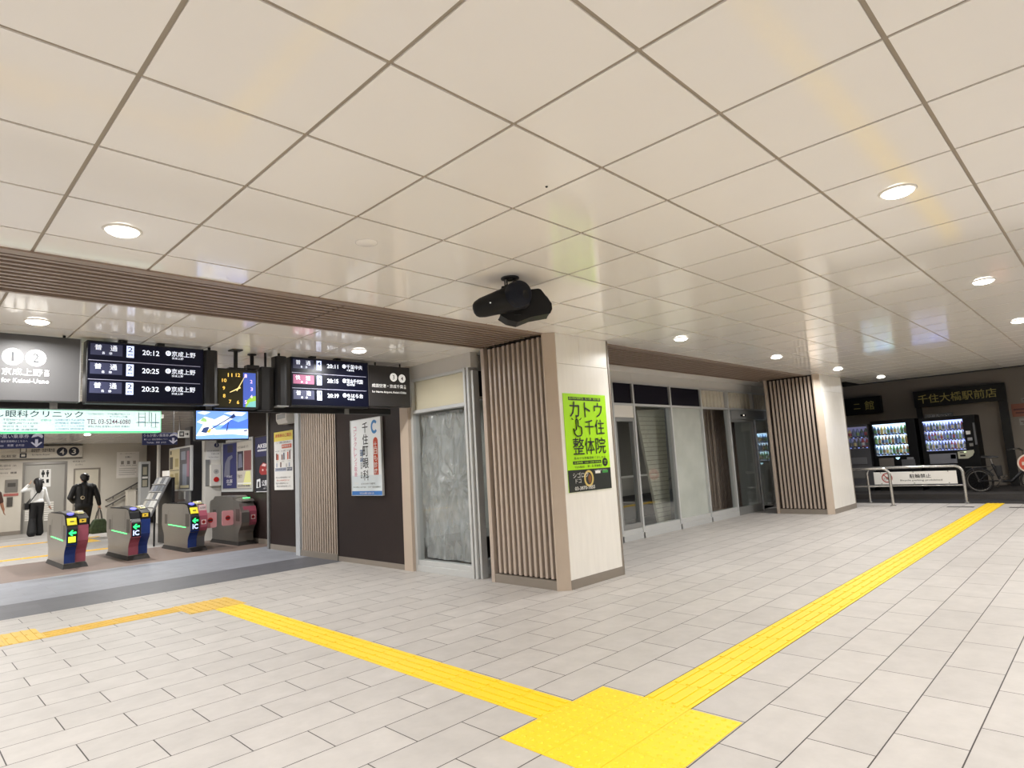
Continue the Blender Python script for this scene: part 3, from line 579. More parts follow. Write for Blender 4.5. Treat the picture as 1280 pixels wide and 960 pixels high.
m1_ = nt.nodes.new('ShaderNodeMixShader'); m2_ = nt.nodes.new('ShaderNodeMixShader'); m2_.inputs['Fac'].default_value = .2
lk = nt.links.new
lk(tc.outputs['Object'], mp.inputs['Vector']); lk(mp.outputs['Vector'], nz.inputs['Vector']); lk(nz.outputs['Fac'], rp.inputs['Value']); lk(rp.outputs['Result'], m1_.inputs['Fac'])
lk(tr.outputs[0], m1_.inputs[1]); lk(df.outputs[0], m1_.inputs[2]); lk(m1_.outputs[0], m2_.inputs[1]); lk(gl.outputs[0], m2_.inputs[2]); lk(m2_.outputs[0], nt.nodes['Material Output'].inputs['Surface'])
def film_sheet(name, label, loc, rz, w, h, seed, tie=None):
    rnd = random.Random(seed); ph = [rnd.uniform(0, 6) for _ in range(6)]; nx, nz_ = 50, 90; vs = []
    for j in range(nz_+1):
        for i in range(nx+1):
            x, z = w*i/nx, h*j/nz_
            y = .012*math.sin(9*x+3*z+ph[0])+.012*math.sin(17*x-5*z+ph[1])+.008*math.sin(31*x+11*z+ph[2])+.006*math.sin(47*x-23*z+ph[3])
            if tie: 
                d = math.hypot((x-tie[0]), (z-tie[1])*.6); a = math.atan2(z-tie[1], x-tie[0]); y += .03*math.sin(a*14)*math.exp(-d*2.2)
            vs.append((x, .06+y, z))
    fs = [(j*(nx+1)+i, j*(nx+1)+i+1, (j+1)*(nx+1)+i+1, (j+1)*(nx+1)+i) for j in range(nz_) for i in range(nx)]
    o = obj(name, MB().add(vs, fs, 0, True), film); o.location = loc; o.rotation_euler = (0, 0, rz)
    return tag(o, label, 'plastic sheet')
film_sheet('plastic_sheet', 'crumpled clear plastic sheet hanging behind the passage shop window', (5.25+.05, 7.165-.07, .17), FX, 1.08, 1.98, 3, (.75, 1.0))
mb = MB().box(0, 0, 0, .38, .03, .5).box(.02, -.012, -.6, .06, 0, 0).box(.3, -.012, -.6, .34, 0, 0)
o = obj('wrapped_panel', MB().box(0, 0, 0, .36, .03, .85), mat('wrapped_grey', (150, 154, 152), .6)); o.location = (5.62, 6.75, .95); o.rotation_euler = (0, 0, FX)
tag(o, 'pale panel seen through the crumpled plastic in the passage shop window', 'panel')
# ------------------------------------------------------------------ shopfront (faces -Y) at y = 6.03
YF = 6.03
XM = [8.545, 9.17, 10.42, 11.62, 12.82, 14.1, 14.95]
r = bpy.data.objects.new('window_2', None); COL.objects.link(r); r['kind'] = 'structure'; r.location = (0, YF, 0)
mb = MB()
hx = [5.42, 7.3, 9.17, 11.62, 14.1, 15.2]
for a, b in zip(hx, hx[1:]): mb.box(a+.003, 0, 2.69, b-.003, .12, HC)
obj('header_panel', mb, head_m, r)
mb = MB()
for x in [5.45, 6.6, 7.55]+XM: mb.box(x-.022, -.02, .0, x+.022, .1, 2.69)
mb.box(5.42, -.012, 2.655, 15.2, .1, 2.695).box(5.42, -.012, 2.265, 15.2, .1, 2.305).box(5.42, -.02, 0, 12.8, .1, .10).box(5.42, -.004, .10, 12.8, .1, .185)
obj('frame', mb, alu_m, r, bevel=.003)
mb = MB()
for a, b in zip([5.45, 6.6, 7.55]+XM[:3], [6.6, 7.55]+XM[:4]): mb.box(a+.022, .02, 2.305, b-.022, .03, 2.655)
obj('upper_panel', mb, mat('upper_navy', (24, 22, 34), .5, spec=.12), r)
mb = MB()
for a, b in zip(XM[3:6], XM[4:7]):
    n = 14
    for k in range(n): mb.box(a+.03+(b-a-.08)*k/n, .04+.012*(k % 2), 2.305, a+.03+(b-a-.08)*(k+1)/n, .055+.012*(k % 2), 2.655)
obj('upper_blind', mb, mat('blind_cream', (208, 202, 188), .5), r)
g1 = glass_mat('front_glass', (.9, .92, .92), 1.95); g2 = glass_mat('frosted_glass', (.6, .64, .62), 1.6, .7, (214, 219, 212))
mb = MB(); mc = MB()
for i, (a, b) in enumerate(zip([5.45, 6.6, 7.55]+XM[:-1], [6.6, 7.55]+XM)):
    (mc if i == 5 else mb).box(a+.022, .03, .185 if b < 13 else .1, b-.022, .038, 2.265 if i not in (3, 7) else 2.06)
obj('pane', mb, g1, r); obj('frosted_pane', mc, g2, r)
obj('door_transom', MB().box(XM[0]+.022, .0, 2.06, XM[1]-.022, .06, 2.265), white_m, r)
# left hinged door leaf in the first bay
r = bpy.data.objects.new('door_1', None); COL.objects.link(r); r['kind'] = 'structure'; r.location = (0, YF, 0)
a, b = XM[0]+.024, XM[1]-.024
obj('leaf_frame', MB().box(a, -.01, .19, a+.05, .05, 2.055).box(b-.05, -.01, .19, b, .05, 2.055).box(a+.05, -.01, 1.99, b-.05, .05, 2.055).box(a+.05, -.01, .19, b-.05, .05, .27), alud_m, r, bevel=.003)
# sliding automatic door in the fifth bay
r = bpy.data.objects.new('door_2', None); COL.objects.link(r); r['kind'] = 'structure'; r.location = (0, YF, 0)
a, b = XM[4]+.024, XM[5]-.024
obj('operator_box', MB().box(a, -.06, 2.06, XM[6], .06, 2.262), alud_m, r, bevel=.004)
obj('leaf_frame', MB().box(a, -.01, 0, a+.04, .05, 2.06).box(b-.09, -.015, 0, b-.03, .05, 2.06).box(a+.04, -.01, 2.0, b-.09, .05, 2.06).box(a+.04, -.01, 0, b-.09, .05, .17), alud_m, r, bevel=.003)
obj('door_sensor', MB().box(a+.42, -.10, 2.12, a+.62, -.06, 2.17), black_m, r, bevel=.01)
obj('sensor_light', MB().box(a+.48, -.104, 2.132, a+.53, -.10, 2.155), glow((255, 240, 225), 1.0), r)
# shop interior
inm = mat('shop_interior_grey', (196, 196, 190), .6)
obj('wall_shop_back', MB().box(5.3, 10.2, 0, 16, 10.3, HC).box(15.2, 6.03, 0, 15.3, 10.2, HC), inm, kind='structure')
obj('floor_shop', MB().box(5.3, 6.13, -.1, 15.2, 10.2, .0), mat('shop_floor', (150, 150, 146), .6), kind='structure')
obj('ceiling_shop', MB().box(5.3, 6.15, HC-.02, 15.2, 10.2, HC+.05), inm, kind='structure')
r = thing('shop_counter', 'pale counter with a dark front standing inside behind the glass doors', 'counter', (10.0, 8.0, 0))
obj('counter_body', MB().box(0, 0, 0, 3.4, .6, .5), mat('counter_dark', (62, 62, 62), .5), r)
obj('counter_top', MB().box(-.02, -.03, .52, 3.42, .62, .92), white_m, r, bevel=.01)
obj('plinth', MB().box(.02, .03, .5, 3.38, .6, .52), black_m, r)
mb = MB().box(11.5, 6.72, 0, 14.5, 6.76, 2.6, 1)
for k in range(34): mb.box(11.52+.0875*k, 6.68, 0, 11.57+.0875*k, 6.72, 2.6, 0)
tag(obj('slatted_screen', mb, [mat('screen_brown', (172, 150, 138), .5), gap_m]), 'brown slatted screen standing behind the shop windows next to the far pillar', 'screen')
# leaning board with a pale brick pattern behind the second bay
mb = MB().prism([(9.83, 2.24), (10.29, .06), (10.72, .05), (10.81, 2.27)][::-1], 0, .05, 'y', 0)
nl = 26
for k in range(1, nl):
    z = .06+(2.2-.06)*k/nl; t = (2.24-z)/(2.24-.06); xl = 9.83+(10.29-9.83)*t+.005; xr = 10.81-(.09)*t-.005
    mb.rect(xl, z-.004, xr, z+.004, -.001, 1)
    x = xl+.12+(.11 if k % 2 else 0)
    while x < xr: mb.rect(x-.002, z, x+.002, min(z+.082, 2.2), -.001, 1); x += .22
o = obj('brick_pattern_board', mb, [mat('board_tile', (226, 222, 206), .5), flat((128, 122, 110))]); o.location = (0, 6.4, 0)
tag(o, 'tapering pale board with a brick pattern standing inside the second shop window', 'board')
r = thing('inner_post', 'dark grey upright post just inside the second shop window', 'post', (10.98, 6.4, 0))
obj('post_body', MB().box(-.07, 0, .0, .09, .12, 2.3), mat('post_slate', (74, 80, 84), .5), r, bevel=.004)
# ------------------------------------------------------------------ black twin ceiling unit
r = thing('ceiling_projector', 'black twin-barrel projector unit hanging from the ceiling in front of the pillar', 'projector', (3.39, 3.27, HC), -PI/4+.1)
r.scale = (1.04, 1.04, 1.04)
obj('mount', MB().lathe([(.07, 0), (.07, -.01), (.03, -.016)], 20).box(-.045, -.02, -.075, -.02, .02, -.01).box(.02, -.02, -.075, .045, .02, -.01).box(-.07, -.03, -.085, .08, .05, -.07), blackm_m, r, bevel=.003)
obj('mount_bolt', MB().cyl((-.035, -.024, -.05), (-.035, -.012, -.05), .006, 8).box(-.04, -.025, -.06, -.033, -.02, -.02), steel_m, r)
def barrel(mb, pts, rad, sq=1.0, m=0, n=28):
    s0 = len(mb.v); mb.tube(pts, rad, n, m); return mb
body = mat('projector_black', (20, 20, 22), .55, spec=.3, var=.15, scale=20)
a = obj('barrel', barrel(MB(), [(-.285, .04, -.235), (-.278, .04, -.233), (-.26, .035, -.229), (-.22, .025, -.219), (-.1, .0, -.19), (.0, -.02, -.166), (.09, -.03, -.148), (.12, -.032, -.142), (.132, -.033, -.14)], [.025, .045, .062, .075, .088, .098, .098, .08, .04]), body, r)
obj('lens_face', MB().tube([(.035, -.06, -.15), (.055, -.115, -.155), (.06, -.128, -.156), (.062, -.132, -.1565)], [.10, .098, .09, .02], 32), mat('lens_navy', (16, 20, 34), .5, spec=.25), r)
obj('indicator', MB().ball((-.165, -.072, -.207), .006), lit_m, r)
obj('lower_body', MB().prism([(-.09, -.275), (-.03, -.318), (.045, -.338), (.15, -.30), (.295, -.278), (.312, -.245), (.31, -.2), (.235, -.09), (.215, -.082), (.12, -.09), (.0, -.13)][::-1], .02, .2, 'y'), body, r, bevel=.022, seg=4)
obj('vent_slot', MB().box(.02, .012, -.285, .07, .022, -.277), black_m, r)
obj('rear_lens', MB().tube([(.262, .11, -.185), (.285, .09, -.18), (.289, .088, -.18)], [.07, .065, .02], 24), mat('lens_navy', (0, 0, 0)), r)
# ------------------------------------------------------------------ ticket gates
PROF = [(.17, .07), (.17, .24), (.13, .31), (.04, .40), (.0, .47), (.0, .68), (.03, .70), (.13, .86), (.20, .92), (.34, .945), (1.66, .945), (1.77, .915), (1.80, .84), (1.80, .50), (1.74, .40), (1.66, .31), (1.64, .24), (1.64, .07)]
def strip(x0, x1, pts, m, t=.012):
    n = []
    for i, p in enumerate(pts):
        a = pts[max(i-1, 0)]; b = pts[min(i+1, len(pts)-1)]; d = Vector((b[0]-a[0], b[1]-a[1])).normalized()
        n.append((p[0]-abs(d.y)*t, p[1]-(-d.x if d.y >= 0 else d.x)*t*(-1)))
    return MB().prism(list(pts)+n[::-1], x0, x1, 'x', m)
LOW = [(.17, .09), (.17, .24), (.13, .31), (.04, .40), (.0, .43)]
def noentry(mb, cx, cz, r, y, m_white, m_red, m_dark):
    mb.rect(cx-r*1.35, cz-r*1.35, cx+r*1.35, cz+r*1.35, y, m_white); mb.disc(cx, cz, r, y-.001, m_red); mb.rect(cx-r*.8, cz-r*.3, cx+r*.8, cz+r*.3, y-.002, m_dark)
pinkl_m = mat('flap_pink', (232, 164, 168), .45)
def gate(cx, label, lowl, lowr, mode):
    r = thing('ticket_gate', label, 'ticket gate', (cx, 13.28, 0), 0, 'ticket gates across the passage')
    obj('base', MB().add([(-.19, .10, 0), (.19, .10, 0), (.19, 1.72, 0), (-.19, 1.72, 0), (-.165, .15, .075), (.165, .15, .075), (.165, 1.66, .075), (-.165, 1.66, .075)], [(0, 3, 2, 1), (4, 5, 6, 7), (0, 1, 5, 4), (1, 2, 6, 5), (2, 3, 7, 6), (3, 0, 4, 7)]), rubber_m, r)
    obj('body', MB().prism(PROF, -.165, .0, 'x').prism([(y+.045 if y < .5 else y, z) for y, z in PROF], .0, .165, 'x'), steel_m, r, bevel=.006)
    obj('side_panel', MB().box(-.1675, .42, .55, -.165, 1.30, .90).box(-.1675, 1.34, .45, -.165, 1.72, .82), steel_m, r, bevel=.002)
    obj('side_recess', MB().box(-.168, .10, .50, -.164, .30, .75).box(-.168, 1.42, .52, -.164, 1.60, .72), steeld_m, r)
    if mode != 'closed':
        obj('led_line', MB().prism([(.28, .475), (1.36, .50), (1.36, .515), (.28, .49)], -.172, -.165, 'x'), gline_e, r)
        obj('top_cover', MB().prism([(.05, .755), (.13, .868), (.20, .93), (.34, .955), (1.5, .955), (1.5, .945), (.34, .94), (.2, .915), (.06, .75)], -.168, -.002, 'x'), mat('gate_black', (14, 14, 16), .7, spec=.15), r, bevel=.003)
        cr = obj('card_reader', MB().prism([(.17, .92), (.30, .952), (.78, .985), (.86, .975), (.86, .95), (.3, .945)], -.15, -.01, 'x'), black_m, r, bevel=.008)
        mb = MB(); vs = [(-.08+.052*math.cos(a*PI/10), .225+.055*math.sin(a*PI/10), .946+.055*.25*math.sin(a*PI/10)) for a in range(20)]
        obj('reader_mark', MB().add([(x, y, z) for x, y, z in vs]+[(x, y, z-.02) for x, y, z in vs], [tuple(range(20))]+[(i, i+20, (i+1) % 20+20, (i+1) % 20) for i in range(20)]), mat('reader_violet', (110, 112, 235), .3, emit=.7, ergb=(110, 112, 235)), cr)
        obj('ticket_slot', MB().prism([(.22, .93), (.25, .965), (.50, .975), (.56, .94)], .04, .12, 'x', 0).box(.05, .24, .955, .11, .32, .985, 1), [mat('slot_cream', (214, 206, 150), .4), paper_m], r, bevel=.006)
        if lowl is not pink_m or mode == 'only':
            obj('front_label', MB().prism([(.022, .755), (.105, .872), (.12, .862), (.04, .745)][::-1], -.150, -.010, 'x', 0), label_m, r)
            mb = MB(); mb.add([(-.11, .050, .805), (-.05, .050, .805), (-.05, .062, .822), (-.11, .062, .822)], [(0, 1, 2, 3)])
            obj('label_print', mb, ink_m, r)
        # slanted black hood and lit display
        obj('display', MB().prism([(.0, .43), (.0, .68), (.03, .70), (.045, .755), (-.004, .70), (-.014, .68), (-.014, .43)], -.160, -.006, 'x'), blackm_m, r, bevel=.003)
        mb = MB(); cx_, z = -.083, .615
        mb.poly([(cx_-.055, z), (cx_-.005, z+.05), (cx_+.015, z+.045), (cx_-.012, z+.014), (cx_+.055, z+.02), (cx_+.055, z-.014), (cx_-.012, z-.014), (cx_+.012, z-.045), (cx_-.008, z-.048)], -.0165, 0)
        if mode == 'ticket': mb.rect(cx_-.056, .455, cx_+.05, .555, -.0165, 1); mb.text('きっぷ', cx_-.04, .48, cx_+.036, .53, -.018, 2, 0)
        else: mb.text('IC', cx_-.05, .455, cx_+.05, .55, -.0165, 3, .03)
        obj('display_symbol', mb, [grn_e, glow((232, 240, 60), 1.0), ink_m, glow((190, 205, 255), 1.4)], r)
        obj('display_frame', MB().box(-.165, -.016, .425, -.160, .02, .70).box(-.165, -.016, .42, -.004, .02, .428), lowl, r)
    else:
        obj('hood', MB().prism([(.45, .94), (.5, 1.0), (.6, 1.02), (1.5, 1.02), (1.62, .94)], -.16, .16, 'x').prism([(.12, .90), (.2, .95), (.55, .97), (.55, .94), (.34, .93)], -.1, .16, 'x'), steel_m, r, bevel=.012)
        obj('hood_light', MB().box(.02, .30, .962, .14, .40, .975), gline_e, r)
    # front plates, left and right halves
    if mode != 'closed': obj('front_panel', strip(-.162, -.003, LOW, 0), lowl, r)
    RP = [(y+.045, z) for y, z in [(.17, .09), (.17, .24), (.13, .31), (.04, .40), (.0, .47), (.0, .66)]]
    if mode in ('ticket', 'ic'):
        obj('front_panel', strip(.003, .162, RP+[(.045, .74)], 0), lowr, r)
        obj('rear_label_box', MB().prism([(.035, .745), (.035, .86), (.16, .90), (.3, .94), (.3, .75)], .01, .164, 'x'), black_m, r, bevel=.008)
        obj('exit_label', MB().rect(.025, .78, .125, .845, .0335, 0).poly([(.06, .795), (.10, .8125), (.06, .83)], .0325, 1), [mat('label_amber', (226, 190, 60), .5, emit=.3), ink_m], r)
        mb = MB()
        for s_, zz in ((1, .30), (1, .2)): mb.rect(-.1, zz-.07, -.05, zz-.055, .155, 0)
    else:
        obj('front_panel', strip(.003 if mode == 'only' else -.10, .162, [(.085, .40), (.045, .47), (.045, .70), (.09, .80)], 0), lowr, r)
        mb = MB()
        if mode == 'only': mb.rect(.03, .80, .15, .90, .10, 0); mb.text('出口専用', .04, .83, .14, .87, .0985, 2, 0)
        noentry(mb, .09, .57, .034, .030, 0, 1, 2)
        obj('closed_label', mb, [flat((236, 216, 216)), red_m, flat((90, 30, 40))], r)
        if mode == 'only': obj('closed_plate', MB().box(.02, .102, .78, .16, .12, .91), pinkl_m, r, bevel=.004); obj('front_box', MB().box(.01, .195, .09, .162, .22, .30), grey_m, r, bevel=.004)
    return r
gate(2.455, 'ticket gate with a yellow ticket display, nearest the left picture edge', blue_m, pink_m, 'ticket')
gate(3.44, 'ticket gate with a pink lower front beside a blue half', pink_m, blue_m, 'ic')
g3 = gate(4.47, 'ticket gate with a blue front and pink closed flap on its right', blue_m, pink_m, 'only')
g4 = gate(5.46, 'unlit steel ticket gate with pink closed panels against the wall', steel_m, pink_m, 'closed')
def flap(parent, x0, x1, y):
    f = obj('gate_flap', MB().prism([(x0, .44), (x0, .71), (x0+.02, .73), (x1-.02, .73), (x1, .71), (x1, .44), (x1-.02, .42), (x0+.02, .42)], y, y+.025, 'y'), pinkl_m, parent, bevel=.004)
    mb = MB(); cx, cz = (x0+x1)/2, .575; mb.disc(cx, cz, .052, y-.002, 0, 20); mb.rect(cx-.042, cz-.018, cx+.042, cz+.018, y-.004, 1)
    obj('closed_mark', mb, [red_m, flat((70, 30, 40))], f)
flap(g3, .17, .42, .25); flap(g4, -.40, -.168, .42)
# ------------------------------------------------------------------ beyond the gates
r = bpy.data.objects.new('door_3', None); COL.objects.link(r); r['kind'] = 'structure'; r.location = (3.17, 25.5, 0)
lift_m = mat('lift_door_steel', (172, 168, 160), .4, .35, var=.05, scale=3, stretch=(1, 1, .3))
obj('door_leaf', MB().box(.06, .03, 0, .594, .06, 2.2), lift_m, r); obj('door_leaf', MB().box(.598, .03, 0, 1.13, .06, 2.2), lift_m, r)
obj('frame', MB().box(0, -.02, 0, .06, .1, 2.28).box(1.13, -.02, 0, 1.19, .1, 2.28).box(.06, -.02, 2.2, 1.13, .1, 2.28), steel_m, r, bevel=.004)
lv = MB()
for k in range(9): lv.box(.10, .015, .40+.055*k, .26, .03, .435+.055*k).box(.60, .015, .36+.07*k, .85, .03, .405+.07*k)
obj('vent_grille', lv, white_m, r)
r = thing('toilet_notice', 'pale notice with dark toilet figures on the steel lift door', 'notice', (3.62, 25.525, 1.46))
mb = MB().box(0, 0, 0, .30, .006, .58)
for cx, sk in ((.09, 1), (.21, 0)):
    mb.disc(cx, .52, .028, -.002, 1); mb.poly([(cx-.04, .49), (cx+.04, .49), (cx+(.05 if sk else .03), .40), (cx+.02, .40), (cx+.018, .32), (cx-.018, .32), (cx-.02, .40), (cx-(.05 if sk else .03), .40)], -.002, 1)
mb.disc(.09, .24, .025, -.002, 1); mb.poly([(.06, .21), (.12, .21), (.14, .12), (.06, .12)], -.002, 1); mb.rect(.18, .13, .25, .25, -.002, 1)
obj('sheet', mb, [paper_m, ink_m], r)
r = bpy.data.objects.new('door_4', None); COL.objects.link(r); r['kind'] = 'structure'; r.location = (4.54, 25.5, 0)
obj('door_leaf', MB().box(.05, -.012, .02, .72, .0, 1.97), mat('door_cream', (206, 198, 180), .5), r, bevel=.004)
obj('frame', MB().box(0, -.025, 0, .045, 0, 2.02).box(.725, -.025, 0, .77, 0, 2.02).box(.045, -.025, 1.975, .725, 0, 2.02), skirt_m, r)
obj('handle', MB().lathe([(.0, 0), (.03, 0), (.03, .05), (.0, .055)], 12).xf(Matrix.Translation((.65, -.012, 1.0)) @ Matrix.Rotation(PI/2, 4, 'X')), steeld_m, r)
r = thing('door_sign', 'small line of dark lettering above the cream service door', 'sign', (4.48, 25.498, 2.1))
obj('plate', MB().box(0, -.006, 0, .42, 0, .22), cream_m, r); obj('lettering', MB().text('関係者以外', .03, .13, .39, .19, -.008, 0, 0).text('立入禁止', .1, .03, .32, .08, -.008, 0, 0), flat((90, 84, 78)), r)
r = thing('wall_notice', 'large pale notice with small print on the back wall by the handrails', 'notice', (5.80, 25.498, 1.62))
mb = MB().text('お願い', .26, .70, .46, .77, -.008, 0, 0).text('駅をご利用のお客さまへ', .1, .84, .6, .88, -.008, 1, 0)
for k in range(3): mb.rect(.13+.19*k, .48, .22+.19*k, .60, -.008, 1); mb.rect(.10+.19*k, .43, .25+.19*k, .445, -.008, 1)
for k in range(4): mb.rect(.07, .32-.07*k, .62-.05*(k % 2), .335-.07*k, -.008, 1)
obj('sheet', MB().box(0, -.006, 0, .70, 0, .92), mat('notice_pale', (238, 232, 224), .6), r); obj('lettering', mb, [flat((60, 56, 54)), flat((150, 142, 134))], r)
for dz, lab in ((0, 'upper dark sloping handrail on the back wall'), (-.22, 'lower dark sloping handrail on the back wall')):
    r = thing('handrail', lab, 'handrail', (5.5, 25.5, .89+dz))
    obj('rail', MB().tube([(0, -.0, 0), (.0, -.07, .0), (.06, -.08, .03), (1.2, -.08, .67)], .022, 10), steeld_m, r)
    for x in (.2, .75): obj('bracket', MB().tube([(x, -.0, x*.56-.08), (x, -.08, x*.56-.07), (x, -.08, x*.56-.01)], .012, 8), steeld_m, r)
r = thing('wall_intercom', 'grey intercom panel with a reddish strip on the white back wall', 'intercom', (2.74, 25.5, .9))
obj('panel', MB().box(0, -.03, .45, .32, -.0, .85), steel_m, r, bevel=.005); obj('screen', MB().box(.06, -.034, .62, .26, -.03, .74), steeld_m, r)
obj('strip', MB().box(-.03, -.02, .33, .34, 0, .41), flat((170, 96, 88)), r); obj('slot_box', MB().box(.06, -.04, 0, .2, 0, .30).box(.09, -.045, .1, .17, -.04, .2), steeld_m, r, bevel=.004)
r = thing('wall_text_panel', 'pale wall panel with two lines of dark text left of the lift', 'notice', (2.3, 25.498, 1.86))
obj('plate', MB().box(0, -.01, 0, .84, 0, .46), mat('plate_pale', (206, 198, 186), .5), r); obj('lettering', MB().text('お問い合わせ', .22, .30, .56, .38, -.012, 0, 0).text('ご案内', .6, .3, .7, .36, -.012, 0, 0).text('Information', .3, .22, .56, .26, -.012, 0, 0).text('ご用の方は', .26, .08, .5, .13, -.012, 0, 0).text('精算', .56, .07, .72, .14, -.012, 0, .01), flat((60, 56, 54)), r)
r = thing('glass_cabinet', 'narrow steel display cabinet standing before the dark side wall', 'cabinet', (6.25, 24.3, 0))
obj('cabinet_body', MB().box(0, .0, 0, .30, .3, 2.14), alu_m, r, bevel=.006); obj('window', MB().box(.03, -.006, 1.25, .24, .0, 2.05, 0).box(.05, -.01, 1.55, .22, -.006, 1.62, 1), [mat('cabinet_dark', (92, 94, 92), .2), paper_m], r)
obj('equipment', MB().box(.06, -.009, 1.28, .20, -.005, 1.5).box(.07, -.009, 1.68, .19, -.005, 1.95), flat((176, 170, 150)), r)
tag(obj('low_box', MB().box(5.95, 24.6, 0, 6.2, 24.9, 1.15).box(5.93, 24.58, 1.15, 6.22, 24.92, 1.18), cream_m, bevel=.006), 'plain cream box standing left of the narrow steel cabinet', 'box')
# brochure rack (faces -X, leaning back)
r = thing('brochure_rack', 'leaning rack of pale brochures behind the ticket gates', 'brochure rack', (4.2, 16.55, 0), FX)
def slant(x, t, off=0): return (x, .40*t-off*.88, .66+.86*t+off*.4)
mb = MB(); w_ = 1.0
A = [slant(0, 0), slant(w_, 0), slant(w_, 1), slant(0, 1)]; B = [slant(0, 0, -.03), slant(w_, 0, -.03), slant(w_, 1, -.03), slant(0, 1, -.03)]
mb.add(A+B, [(0, 1, 2, 3), (7, 6, 5, 4), (0, 4, 5, 1), (1, 5, 6, 2), (2, 6, 7, 3), (3, 7, 4, 0)])
obj('back_board', mb, grey_m, r)
obj('leg', MB().tube([(.05, .1, 0), (.05, .1, .8)], .02, 8), black_m, r); obj('leg', MB().tube([(.95, .1, 0), (.95, .1, .8)], .02, 8), black_m, r)
obj('rear_stand', MB().box(.0, .44, 0, 1.0, .50, 1.5), black_m, r, bevel=.004)
bc = [flat(c) for c in ((196, 196, 194), (150, 152, 156), (96, 100, 106), (176, 174, 168), (120, 126, 140))]
rr = random.Random(4)
for row in range(5):
    t0 = .03+.195*row
    for c in range(4):
        x0 = .05+.235*c; mb = MB(); a = slant(x0, t0, .012); b = slant(x0+.2, t0, .012); c_ = slant(x0+.2, t0+.165, .012); d = slant(x0, t0+.165, .012)
        e = [slant(x0, t0, .002), slant(x0+.2, t0, .002), slant(x0+.2, t0+.165, .002), slant(x0, t0+.165, .002)]
        mb.add([a, b, c_, d]+e, [(0, 1, 2, 3), (7, 6, 5, 4), (0, 4, 5, 1), (1, 5, 6, 2), (2, 6, 7, 3), (3, 7, 4, 0)])
        o = obj('brochure', mb, rr.choice(bc[:4] if c != 1 else bc), None); o.location = r.location; o.rotation_euler = r.rotation_euler
        tag(o, 'folded brochure in the %s row of the leaning rack, %s from its left end' % (('lowest', 'second lowest', 'middle', 'second highest', 'top')[row], ('first', 'second', 'third', 'fourth')[c]), 'brochure', 'brochures in the leaning rack')
    a = .03+.195*row; mb = MB(); p = [slant(.02, a-.012, .0), slant(.98, a-.012, .0), slant(.98, a-.012, .03), slant(.02, a-.012, .03)]
    q = [(x, y, z+.012) for x, y, z in p]; mb.add(p+q, [(0, 3, 2, 1), (4, 5, 6, 7), (0, 1, 5, 4), (1, 2, 6, 5), (2, 3, 7, 6), (3, 0, 4, 7)])
    obj('shelf_ledge', mb, alu_m, r)
obj('header_plate', MB().box(.42, .40, 1.535, .86, .43, 1.66), paper_m, r)
# poster board on legs (faces -X)
r = thing('poster_stand', 'standing double poster frame behind the third gate', 'poster stand', (5.0, 17.0, 0), FX)
obj('frame', MB().box(0, 0, 1.17, 1.54, .06, 2.22), alu_m, r, bevel=.008)
mb = MB().rect(.04, 1.21, .78, 2.18, -.002, 0).rect(.79, 1.21, 1.5, 2.18, -.002, 1)
for a, m in (((.06, 1.7, .30, 2.0), 2), ((.1, 1.74, .26, 1.96), 0), ((.08, 2.06, .2, 2.15), 2), ((.45, 1.75, .7, 1.95), 3), ((.06, 1.66, .74, 1.675), 2), ((.1, 1.3, .36, 1.58), 3), ((.45, 1.32, .7, 1.6), 3), ((.5, 1.35, .66, 1.5), 2), ((1.0, 1.3, 1.3, 1.8), 4), ((.9, 1.9, 1.2, 2.1), 4), ((1.3, 1.5, 1.46, 2.1), 5), ((.85, 1.24, 1.44, 1.3), 0)): mb.rect(*a, -.003-.0003*m, m)
obj('poster', mb, [flat((206, 196, 160)), flat((92, 92, 98)), flat((84, 78, 66)), flat((170, 156, 110)), flat((140, 146, 160)), flat((150, 110, 124))], r)
for x in (.1, 1.4): obj('leg', MB().box(x, .01, .03, x+.04, .05, 1.17), alud_m, r); obj('foot', MB().box(x-.02, -.2, 0, x+.06, .26, .03), alud_m, r)
obj('leaflet', MB().box(.75, -.01, .98, 1.2, .0, 1.16), flat((190, 188, 184)), r)
# call point on the white column
r = thing('mounted_call_box', 'white emergency call box with a red button on the white column', 'call box', (5.43, 15.5, 1.24))
obj('call_box', MB().box(0, -.09, 0, .24, 0, .51), white_m, r, bevel=.01); obj('backplate', MB().box(-.09, -.02, .02, 0, 0, .63), alud_m, r)
obj('button', MB().disc(.125, .155, .06, -.102, 0).prism([(.125+.06*math.cos(a*PI/10), .155+.06*math.sin(a*PI/10)) for a in range(20)], -.101, -.09, 'y'), red_m, r)
obj('speaker_ring', MB().disc(.125, .34, .055, -.0915, 0, 24, None, .04).disc(.125, .34, .03, -.0915, 0), flat((150, 150, 150)), r)
r = thing('column_notice', 'white text notice with a navy circled 3 on the white column', 'notice', (5.36, 15.498, 1.86))
obj('sheet', MB().box(0, -.006, 0, .33, 0, .52), paper_m, r)
mb = MB().disc(.23, .35, .055, -.008, 0); mb.text('3', .21, .315, .25, .385, -.0095, 2, 0)
mb.text('のりば 成田空港', .02, .2, .29, .235, -.008, 1, 0).text('千葉方面', .1, .13, .29, .16, -.008, 1, 0).text('for Narita Airport', .06, .05, .29, .08, -.008, 1, 0)
obj('lettering', mb, [navy_m, flat((90, 88, 92)), paper_m], r)
